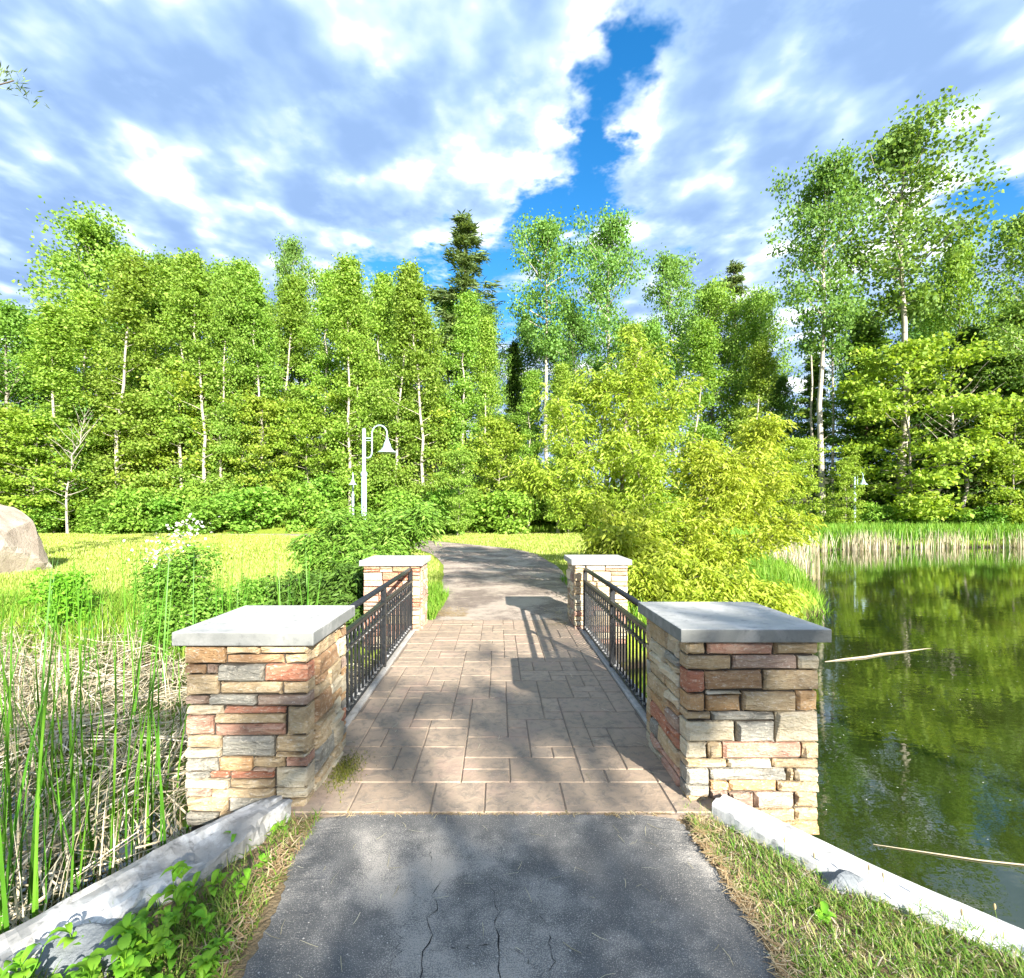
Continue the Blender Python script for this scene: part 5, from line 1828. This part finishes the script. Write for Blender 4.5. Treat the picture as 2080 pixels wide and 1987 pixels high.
def grass(name, label, pts, h, w, mat, r, lean=(0.1, 0.7), seg=2, cat='grass', z_off=0.0):
    n = len(pts)
    base = np.stack([pts[:, 0], pts[:, 1], ground_z(pts[:, 0], pts[:, 1]) - 0.005 + z_off], 1)
    hh = r.uniform(h[0], h[1], n)
    v, f = blades_np(base, hh, r.uniform(w[0], w[1], n), r.uniform(lean[0], lean[1], n), r.uniform(0, 6.283, n), r, seg)
    o = link(name, np_mesh(name, v, f), M[mat])
    return tag(o, label, cat, kind='stuff')


rg = np.random.default_rng(91)
# lawn: denser close by, thinning with distance; blades broaden with the spacing
lawn_ok = lambda x, y: (~in_path(x, y, 0.05)) & (poly_sd(MARSH, x, y) > 0.2) & (poly_sd(POND, x, y) > 0.2) & (y > 6.9) & (np.abs(x / np.maximum(y, 1)) < 1.25) & ~((np.abs(x) < 1.95) & (y < 7.55))
pts = scatter(60000, -18, 6, 6.9, 16, lawn_ok, rg)
grass('lawn_grass', 'short yellow green lawn grass beyond the marsh', pts, (0.05, 0.13), (0.010, 0.022), 'grass_lawn', rg)
pts = scatter(75000, -44, 9, 15, 39.5, lawn_ok, rg)
grass('lawn_grass', 'far yellow green lawn running up to the wood', pts, (0.06, 0.16), (0.03, 0.06), 'grass_lawn', rg, seg=1)
pts = scatter(26000, -46, 14, 38.8, 47, lambda x, y: y > 0, rg)
grass('tall_grass', 'rank green grass and weeds under the wood edge', pts, (0.3, 0.9), (0.05, 0.11), 'grass_tall', rg, seg=2)
bank = lambda x, y: (np.abs(poly_sd(MARSH, x, y) - 0.2) < 0.95) & (y > 6.6)
pts = scatter(14000, -15, -1.9, 6.7, 10.5, bank, rg)
grass('bank_grass', 'tall green grass on the bank between marsh and lawn', pts, (0.12, 0.42), (0.008, 0.018), 'grass_tall', rg, (0.2, 1.0), 3)
pts = scatter(900, -1.15, -0.95, 7.4, 9.5, lambda x, y: y > 0, rg)
pts = np.concatenate([pts, scatter(3500, -1.9, -1.15, 7.45, 10.5, lambda x, y: y > 0, rg), scatter(2500, 1.5, 2.6, 7.6, 12, lambda x, y: y > 0, rg)])
grass('verge_grass', 'green grass along the path just past the bridge', pts, (0.08, 0.3), (0.008, 0.016), 'grass_tall', rg, (0.2, 0.9), 3)
pbank = lambda x, y: (np.abs(poly_sd(POND, x, y) - 0.55) < 0.8) & (y > 7) & (x > 1.9)
pts = scatter(9000, 1.9, 12.5, 7.0, 25, pbank, rg)
grass('bank_grass', 'green grass along the pond bank under the golden tree', pts, (0.15, 0.5), (0.012, 0.025), 'grass_tall', rg, (0.2, 0.9), 3)
# far shore: green sedge and a pale band of dead reeds standing in the water
far = lambda x, y: (poly_sd(POND, x, y) > 0.1) & (poly_sd(POND, x, y) < 6.5)
pts = scatter(26000, 10, 52, 20, 39, far, rg)
grass('sedge', 'tall green sedge on the far pond shore', pts, (0.5, 1.15), (0.04, 0.09), 'grass_tall', rg, (0.05, 0.5), 2)
reed = lambda x, y: (poly_sd(POND, x, y) > -1.3 - 0.8 * vnoise(x, y, 0.5, 3)) & (poly_sd(POND, x, y) < 0.6) & (y > 15.5 + 0.02 * x)
pts = scatter(9000, 7.5, 54, 15.5, 33, reed, rg)
keep = rg.random(len(pts)) < np.clip(0.45 + 1.6 * vnoise(pts[:, 0], pts[:, 1], 0.6, 8), 0.12, 1)
pts = pts[keep]
n = len(pts)
v, f = blades_np(np.stack([pts[:, 0], pts[:, 1], np.full(n, WATER_Z - 0.1)], 1), rg.uniform(0.6, 1.45, n), rg.uniform(0.025, 0.05, n), rg.uniform(0, 0.3, n), rg.uniform(0, 6.28, n), rg, 2)
tag(link('pale_reeds', np_mesh('pale_reeds', v, f), M['straw']), 'pale dead reeds standing along the far pond edge', 'reeds', kind='stuff')
pts = scatter(1300, 7.5, 54, 15.5, 33, reed, rg)
n = len(pts)
v, f = blades_np(np.stack([pts[:, 0], pts[:, 1], np.full(n, WATER_Z - 0.1)], 1), rg.uniform(0.7, 1.4, n), rg.uniform(0.025, 0.05, n), rg.uniform(0, 0.25, n), rg.uniform(0, 6.28, n), rg, 2)
tag(link('green_reeds', np_mesh('green_reeds', v, f), M['cattail']), 'green reed shoots among the pale dead reeds', 'reeds', kind='stuff')


# near verges
def x_wall_l(y):
    return np.interp(y, [-0.9, 0.55, 1.5, 1.95, 2.28, 2.66], [-3.6, -2.55, -1.90, -1.57, -1.31, -1.09])


def x_wall_r(y):
    return np.interp(y, [0.30, 1.40, 1.84, 2.13, 2.38, 2.67], [3.9, 2.51, 1.92, 1.58, 1.35, 1.16])


right_ok = lambda x, y: (x > 1.03 + 0.05 * vnoise(y * 3, x, 1.0, 2)) & (x < x_wall_r(y) + 0.02) & (y < 2.73)
pts = scatter(26000, 0.98, 3.2, 0.8, 2.74, right_ok, rg)
kk = vnoise(pts[:, 0], pts[:, 1], 5, 4) + 0.6 * vnoise(pts[:, 0], pts[:, 1], 13, 5)
thin = (kk > -0.16) | (rg.random(len(pts)) < 0.45)
grass('verge_grass', 'short mixed grass between asphalt and the white wing wall', pts[thin], (0.02, 0.075), (0.003, 0.0065), 'grass_near', rg, (0.3, 1.3), 3)
pts = scatter(2600, 0.98, 2.6, 1.2, 2.74, right_ok, rg)
grass('dry_grass', 'dry straw coloured blades in the verge beside the white wing wall', pts, (0.02, 0.06), (0.003, 0.006), 'straw', rg, (0.6, 1.6), 3)
left_ok = lambda x, y: (x < -0.95 + 0.05 * vnoise(y * 3, x, 1.0, 2)) & (x > x_wall_l(y)) & (y < 2.63)
pts = scatter(9000, -2.6, -0.9, 0.9, 2.64, left_ok, rg)
kk = vnoise(pts[:, 0], pts[:, 1], 4, 9)
pts = pts[(kk > -0.05) | (rg.random(len(pts)) < 0.35)]
grass('verge_grass', 'green grass and seedlings between asphalt and the rough wing wall', pts, (0.02, 0.09), (0.004, 0.009), 'grass_near', rg, (0.3, 1.3), 3)


# straw litter along the asphalt edges, on the path and in the joints
def litter(name, label, pts, L, w, mat, r, z0, tilt=0.12, parent=None):
    n = len(pts)
    az = r.uniform(0, 6.283, n)
    ln = r.uniform(L[0], L[1], n)
    d = np.stack([np.cos(az), np.sin(az), r.normal(0, tilt, n)], 1)
    s = np.stack([-np.sin(az), np.cos(az), np.zeros(n)], 1)
    ww = r.uniform(w[0], w[1], n)[:, None]
    p = np.concatenate([pts, np.full((n, 1), z0) if np.isscalar(z0) else z0[:, None]], 1)
    p[:, 2] += np.abs(d[:, 2]) * ln / 2 + 0.002
    a, b = p - d * ln[:, None] / 2, p + d * ln[:, None] / 2
    mid = p + s * (r.normal(0, 0.05, n) * ln)[:, None]
    v = np.stack([a - s * ww / 2, a + s * ww / 2, mid - s * ww / 2, mid + s * ww / 2, b - s * ww / 4, b + s * ww / 4], 1).reshape(-1, 3)
    i = np.arange(n) * 6
    f = np.concatenate([np.stack([i, i + 1, i + 3, i + 2], 1), np.stack([i + 2, i + 3, i + 5, i + 4], 1)])
    o = link(name, np_mesh(name, v, f), M[mat], parent)
    return tag(o, label, 'litter', kind='stuff')


y_ = rg.uniform(0.9, 2.68, 1100)
pts = np.stack([0.995 + np.abs(rg.normal(0, 0.045, 1100)) * (0.5 + 1.6 * (vnoise(y_, y_ * 0, 5, 1) + 0.5)) + 0.05 * vnoise(y_, y_, 4, 1), y_], 1)
litter('straw_litter', 'brown straw litter along the asphalt edge by the white wing wall', pts, (0.015, 0.09), (0.0015, 0.005), 'straw_brown', rg, 0.0, 0.08)
y_ = rg.uniform(0.9, 2.66, 800)
pts = np.stack([-0.96 - np.abs(rg.normal(0, 0.07, 800)), y_], 1)
litter('straw_litter', 'brown straw litter along the asphalt edge by the rough wing wall', pts, (0.03, 0.10), (0.002, 0.006), 'straw_brown', rg, 0.0)
pts = scatter(85, -0.9, 0.98, 1.2, 2.6, lambda x, y: y > 0, rg)
litter('fallen_needles', 'thin pale needles scattered on the near asphalt', pts, (0.025, 0.085), (0.0012, 0.003), 'straw', rg, 0.007, 0.0)
pts = scatter(220, -1.1, 1.1, 2.7, 7.3, lambda x, y: y > 0, rg)
litter('fallen_needles', 'thin pale needles scattered on the bridge deck', pts, (0.03, 0.13), (0.0015, 0.004), 'straw', rg, DECK_Z + 0.002, 0.0)
x_ = rg.uniform(-0.95, 0.95, 500)
pts = np.stack([x_, 2.635 + rg.normal(0, 0.012, 500)], 1)
litter('joint_litter', 'straw caught in the joint between asphalt and bridge deck', pts, (0.01, 0.05), (0.002, 0.005), 'straw_brown', rg, 0.006, 0.05)
pts = np.stack([rg.uniform(-1.1, -0.5, 600), 7.6 + np.abs(rg.normal(0, 0.35, 600))], 1)
litter('straw_litter', 'straw litter at the path corner past the bridge', pts, (0.03, 0.12), (0.003, 0.008), 'straw_brown', rg, 0.008, 0.05)
pts = np.stack([0.75 + rg.random(60) * 0.35, 6.9 + rg.random(60) * 1.3], 1)
litter('fallen_twigs', 'dark twigs on the path beside the far pale pillar', pts, (0.05, 0.2), (0.004, 0.009), 'straw_brown', rg, 0.02, 0.03)
# pebbles and chips
n = 260
pts = scatter(n, -0.9, 1.0, 1.3, 2.6, lambda x, y: y > 0, rg)
r_ = np.random.default_rng(6)
s = r_.uniform(0.0012, 0.0042, n)[:, None]
oct_v = np.array([(1, 0, 0), (0, 1, 0), (-1, 0, 0), (0, -1, 0), (0, 0, 0.7)])
v = (np.concatenate([pts, np.full((n, 1), 0.0045)], 1)[:, None, :] + oct_v[None] * s[:, None, :] * r_.uniform(0.6, 1.4, (n, 5, 1))).reshape(-1, 3)
i = np.arange(n) * 5
f = np.concatenate([np.stack([i + a, i + (a + 1) % 4, i + 4], 1) for a in range(4)])
tag(link('grit', np_mesh('grit', v, f), M['pebble']), 'pale grit and chips lying on the near asphalt', 'grit', kind='stuff')
# moss cushion in the corner by the near pillar
n = 1500
pts = np.stack([-0.955 + rg.normal(0, 0.05, n), 3.05 + rg.normal(0, 0.10, n)], 1)
v, f = blades_np(np.stack([pts[:, 0], pts[:, 1], np.full(n, DECK_Z)], 1), rg.uniform(0.006, 0.022, n), rg.uniform(0.003, 0.007, n), rg.uniform(0.2, 1, n), rg.uniform(0, 6.28, n), rg, 2)
tag(link('moss_patch', np_mesh('moss_patch', v, f), M['moss']), 'olive moss at the foot of the near left stone pillar', 'moss', kind='stuff')


# ------------------------------------------------------------------ cattail marsh
def marsh():
    r = np.random.default_rng(55)
    ok = lambda x, y: (poly_sd(MARSH, x, y) < -0.10) & (x < -1.28)
    # matted dead stalks, lying in sheaves
    n = 6400
    c = scatter(420, -9.5, -1.4, 1.3, 8.2, ok, r)
    dirs = r.uniform(0, math.pi, len(c))
    k = r.integers(0, len(c), n)
    p = c[k] + r.normal(0, 0.26, (n, 2))
    m = (poly_sd(MARSH, p[:, 0], p[:, 1]) < -0.12) & (p[:, 0] < -1.95 + 0.0 * p[:, 1])
    m |= (poly_sd(MARSH, p[:, 0], p[:, 1]) < -0.12) & (p[:, 1] > 3.7) & (p[:, 0] < -1.35)
    p, k = p[m], k[m]
    n = len(p)
    az = dirs[k] + r.normal(0, 0.35, n)
    ln = r.uniform(0.35, 1.15, n)
    mound = 0.28 * np.clip(vnoise(p[:, 0], p[:, 1], 0.9, 6) + 0.35, 0, 1)
    z = -0.53 + mound * r.uniform(0.2, 1.3, n) + r.uniform(0, 0.10, n)
    el = r.normal(0.05, 0.28, n)
    d = np.stack([np.cos(az) * np.cos(el), np.sin(az) * np.cos(el), np.sin(el)], 1)
    s = unit(np.stack([-np.sin(az), np.cos(az), r.normal(0, 0.7, n)], 1))
    w = r.uniform(0.006, 0.014, n)[:, None]
    q = np.stack([p[:, 0], p[:, 1], z], 1)
    a = q - d * ln[:, None] / 2
    b = q + d * ln[:, None] / 2
    mid = q + np.array([0, 0, 1.0]) * (r.normal(0.02, 0.04, n) * ln)[:, None] + s * (r.normal(0, 0.05, n) * ln)[:, None]
    v = np.stack([a - s * w / 2, a + s * w / 2, mid - s * w / 2, mid + s * w / 2, b - s * w / 5, b + s * w / 5], 1).reshape(-1, 3)
    i = np.arange(n) * 6
    f = np.concatenate([np.stack([i, i + 1, i + 3, i + 2], 1), np.stack([i + 2, i + 3, i + 5, i + 4], 1)])
    tag(link('dead_reeds', np_mesh('dead_reeds', v, f), M['straw']), 'matted pale dead cattail stalks filling the marsh', 'reeds', kind='stuff')
    # broken upright stalks
    pts = scatter(2600, -9.0, -1.4, 1.4, 8.2, ok, r)
    kk = vnoise(pts[:, 0], pts[:, 1], 0.9, 6)
    pts = pts[(kk > -0.15) & ((pts[:, 0] < -1.95) | (pts[:, 1] > 3.6))]
    n = len(pts)
    v, f = blades_np(np.stack([pts[:, 0], pts[:, 1], np.full(n, -0.62)], 1), r.uniform(0.3, 0.95, n), r.uniform(0.007, 0.015, n), r.uniform(0, 0.6, n), r.uniform(0, 6.28, n), r, 3)
    tag(link('dead_reeds', np_mesh('dead_reeds', v, f), M['straw']), 'pale broken cattail stalks still standing in the marsh', 'reeds', kind='stuff')
    # green cattail clumps: each a plant with its blades
    protos = []
    for j in range(9):
        h = 1.25 + 0.09 * j
        vv, ff = blades_np(np.zeros((1, 3)), np.array([h]), np.array([0.015 + 0.002 * (j % 4)]), np.array([0.03 + 0.05 * (j % 5)]), np.array([j * 2.1]), r, 6)
        protos.append(np_mesh('blade', vv, ff))
        protos[-1].materials.append(M['cattail'])
    spots = [(-2.05, 2.35), (-2.25, 2.05), (-2.15, 2.75), (-1.98, 2.95), (-2.5, 2.5), (-2.62, 2.15), (-2.85, 2.75), (-2.3, 3.2), (-2.95, 3.3), (-3.2, 2.9), (-3.5, 3.35),
             (-2.6, 3.7), (-2.15, 3.75), (-3.3, 4.1), (-3.9, 3.9), (-4.4, 4.3), (-2.9, 4.7), (-2.3, 4.6), (-3.8, 5.0), (-4.6, 5.2), (-5.3, 5.0), (-3.1, 5.7), (-4.2, 6.1),
             (-5.2, 6.2), (-6.1, 6.0), (-3.6, 6.7), (-4.8, 7.0), (-6.0, 7.1), (-7.0, 6.8), (-7.8, 7.4), (-2.3, 6.1), (-2.05, 5.3), (-8.2, 6.6), (-6.6, 5.3), (-2.42, 2.28), (-2.3, 1.72), (-2.35, 2.55), (-2.72, 2.45), (-3.0, 2.45), (-2.12, 2.2), (-2.75, 3.0), (-3.4, 3.7), (-2.45, 2.95), (-3.75, 3.0), (-5.0, 4.4), (-3.0, 6.9), (-5.5, 7.3), (-4.0, 7.25), (-6.8, 7.6), (-2.6, 6.8)]
    for j, (x, y) in enumerate(spots):
        z = gz(x, y)
        root = empty('cattail_clump', (x, y, z - 0.02))
        zone = 'against the rough wing wall' if y < 2.4 else 'beside the near left stone pillar' if x > -2.35 and y < 4 else 'beside the bridge railing' if x > -2.5 else 'below the lawn bank' if y > 6.5 else 'in the middle of the marsh' if x > -4.3 else 'in the marsh below the boulder'
        tag(root, 'clump of tall green cattail blades ' + zone, 'cattail', 'green cattail clumps ' + zone)
        for b in range(int(r.integers(5, 9))):
            link('blade', protos[int(r.integers(0, 9))], None, root, (float(r.normal(0, 0.075)), float(r.normal(0, 0.075)), 0), (float(r.normal(0, 0.05)), float(r.normal(0, 0.05)), float(r.uniform(0, 6.28))), float(r.uniform(0.75, 1.1)))


marsh()


# ------------------------------------------------------------------ weeds of the near verges
def oval_leaf(name, L, W, curl, n=4):
    v, f = [], []
    for k in range(n + 1):
        t = k / n
        w = W * math.sin(math.pi * min(0.06 + 0.94 * t, 1.0)) ** 0.75 * (1 - 0.15 * t)
        z = curl * math.sin(t * math.pi * 0.75) * L - 0.25 * L * t * t
        v += [(L * t, -w / 2, z + w * 0.15), (L * t, 0, z), (L * t, w / 2, z + w * 0.15)]
    for k in range(n):
        a = 3 * k
        f += [(a, a + 1, a + 4, a + 3), (a + 1, a + 2, a + 5, a + 4)]
    me = bpy.data.meshes.new(name)
    me.from_pydata(v, [], f)
    for p in me.polygons:
        p.use_smooth = True
    me.update()
    me.materials.append(M['leaf_weed'])
    return me


LEAVES = [oval_leaf('leaf', 0.050, 0.034, 0.35), oval_leaf('leaf', 0.062, 0.030, 0.45), oval_leaf('leaf', 0.042, 0.032, 0.25), oval_leaf('leaf', 0.075, 0.020, 0.5)]


def weed(x, y, label, group, kind, n, height, scale, r):
    root = empty('weed', (x, y, gz(x, y)), r.uniform(0, 6.28), scale)
    tag(root, label, 'weed', group)
    T = Tubes()
    ns = 1 if kind == 'rosette' else max(1, n // 5)
    tops = []
    for s in range(ns):
        tx, ty = r.gauss(0, 0.025), r.gauss(0, 0.025)
        h = height * r.uniform(0.7, 1.1)
        T.add([(tx * 0.2, ty * 0.2, -0.01), (tx * 0.6, ty * 0.6, h * 0.5), (tx, ty, h)], [0.0022, 0.0018, 0.0012], 4)
        tops.append((tx, ty, h))
    me = T.mesh('stem')
    me.materials.append(M['leaf_weed'])
    link('stem', me, None, root)
    for k in range(n):
        tx, ty, h = tops[k % ns]
        t = 0.05 if kind == 'rosette' else r.uniform(0.35, 1.0)
        me = LEAVES[r.randrange(3)] if kind != 'spiky' else LEAVES[3]
        link('leaf', me, None, root, (tx * t, ty * t, h * t + 0.002), (r.uniform(-0.3, 0.3), r.uniform(-0.45, 0.1), k * 2.4 + r.uniform(-0.4, 0.4)), r.uniform(0.7, 1.15))


rw = random.Random(9)
broad = [(-1.30, 1.72), (-1.22, 1.80), (-1.20, 1.66), (-1.34, 1.62), (-1.26, 1.90), (-1.15, 1.74), (-1.38, 1.86), (-1.28, 1.98), (-1.12, 1.62), (-1.42, 1.66), (-1.19, 1.94), (-1.33, 2.04),
         (-1.10, 1.86), (-1.48, 1.62), (-1.22, 1.58), (-1.57, 1.66), (-1.36, 1.78), (-1.08, 2.02), (-1.20, 2.10), (-1.05, 1.74)]
broad += [(rw.uniform(-1.62, -1.05), rw.uniform(1.48, 1.85)) for _ in range(16)]
for x, y in broad:
    weed(x, y, 'bright round leaved weed between the rough wing wall and asphalt', 'round leaved weeds by the rough wing wall', 'bushy', rw.randint(9, 14), rw.uniform(0.06, 0.14), rw.uniform(0.85, 1.25), rw)
for x, y in [(-1.02, 1.66), (-1.0, 1.74), (-0.99, 1.58), (-1.05, 1.60), (-1.03, 1.82)]:
    weed(x, y, 'pale narrow leaved weed at the asphalt edge by the rough wing wall', 'narrow leaved weeds at the asphalt edge', 'spiky', 16, 0.06, 0.75, rw)
for x, y, lab in [(-1.12, 2.52, 'leafy rosette at the foot of the near left pillar'), (-1.27, 2.36, 'spiky weed growing out of the rough wing wall top'),
                  (-1.08, 2.28, 'broad leaved weed on bare soil beside the rough wing wall'), (1.32, 1.98, 'yellow green rosette in the grass before the white wing wall')]:
    weed(x, y, lab, None, 'spiky' if 'spiky' in lab else 'rosette', 10, 0.07, 1.0, rw)


def seed_head(x, y, h, lab, r):
    root = empty('plantain', (x, y, gz(x, y)))
    tag(root, lab, 'weed', 'plantain seed heads by the white wing wall')
    T = Tubes()
    lx, ly = r.gauss(0, 0.02), r.gauss(0, 0.02)
    T.add([(0, 0, -0.01), (lx * 0.4, ly * 0.4, h * 0.5), (lx, ly, h)], [0.0012, 0.001, 0.0009], 4)
    me = T.mesh('stalk')
    me.materials.append(M['grass_near'])
    link('stalk', me, None, root)
    T = Tubes()
    T.add([(lx, ly, h - 0.004), (lx, ly, h + 0.004), (lx, ly, h + 0.014), (lx, ly, h + 0.02)], [0.002, 0.0045, 0.004, 0.001], 6)
    me = T.mesh('seed_head')
    me.materials.append(M['straw_brown'])
    link('seed_head', me, None, root)


for x, y, h in [(1.53, 2.04, 0.15), (1.60, 2.02, 0.13), (1.74, 1.87, 0.14), (1.86, 1.80, 0.16), (1.30, 2.22, 0.14), (1.42, 2.16, 0.10)]:
    seed_head(x, y, h, 'thin plantain stalk with brown seed head by the white wing wall', rw)

# ------------------------------------------------------------------ things in the water
T = Tubes()
T.add([(4.75, 7.12, WATER_Z + 0.0), (5.1, 7.22, WATER_Z + 0.010), (5.5, 7.33, WATER_Z + 0.012), (5.9, 7.50, WATER_Z + 0.008), (6.3, 7.62, WATER_Z + 0.006), (6.8, 7.80, WATER_Z - 0.004), (7.3, 7.9, WATER_Z - 0.02)], [0.006, 0.012, 0.014, 0.014, 0.012, 0.010, 0.006], 7)
tag(link('floating_branch', T.mesh('floating_branch'), M['wood_pale']), 'long pale branch floating in the pond', 'branch')
T = Tubes()
T.add([(2.45, 3.2, WATER_Z + 0.004), (3.0, 3.05, WATER_Z + 0.006), (3.6, 2.95, WATER_Z + 0.004), (4.4, 2.8, WATER_Z + 0.004)], [0.002, 0.005, 0.005, 0.003], 5)
tag(link('floating_reed', T.mesh('floating_reed'), M['wood_pale']), 'thin pale reed stem floating in the pond near the white wing wall', 'reed')
n = 900
r_ = np.random.default_rng(17)
pts = scatter(n, 1.9, 14, 2.0, 14, lambda x, y: poly_sd(POND, x, y) < -0.3, r_)
s = r_.uniform(0.003, 0.011, (n, 1))
a_ = r_.uniform(0, 6.28, n)
e1 = np.stack([np.cos(a_), np.sin(a_), np.zeros(n)], 1) * s
e2 = np.stack([-np.sin(a_), np.cos(a_), np.zeros(n)], 1) * s * 0.5
c_ = np.concatenate([pts, np.full((n, 1), WATER_Z + 0.003)], 1)
v = np.stack([c_ - e1, c_ - e2, c_ + e1, c_ + e2], 1).reshape(-1, 3)
i = np.arange(n) * 4
tag(link('floating_specks', np_mesh('floating_specks', v, np.stack([i, i + 1, i + 2, i + 3], 1)), M['speck']), 'pale pollen and seed fluff floating on the pond', 'debris', kind='stuff')
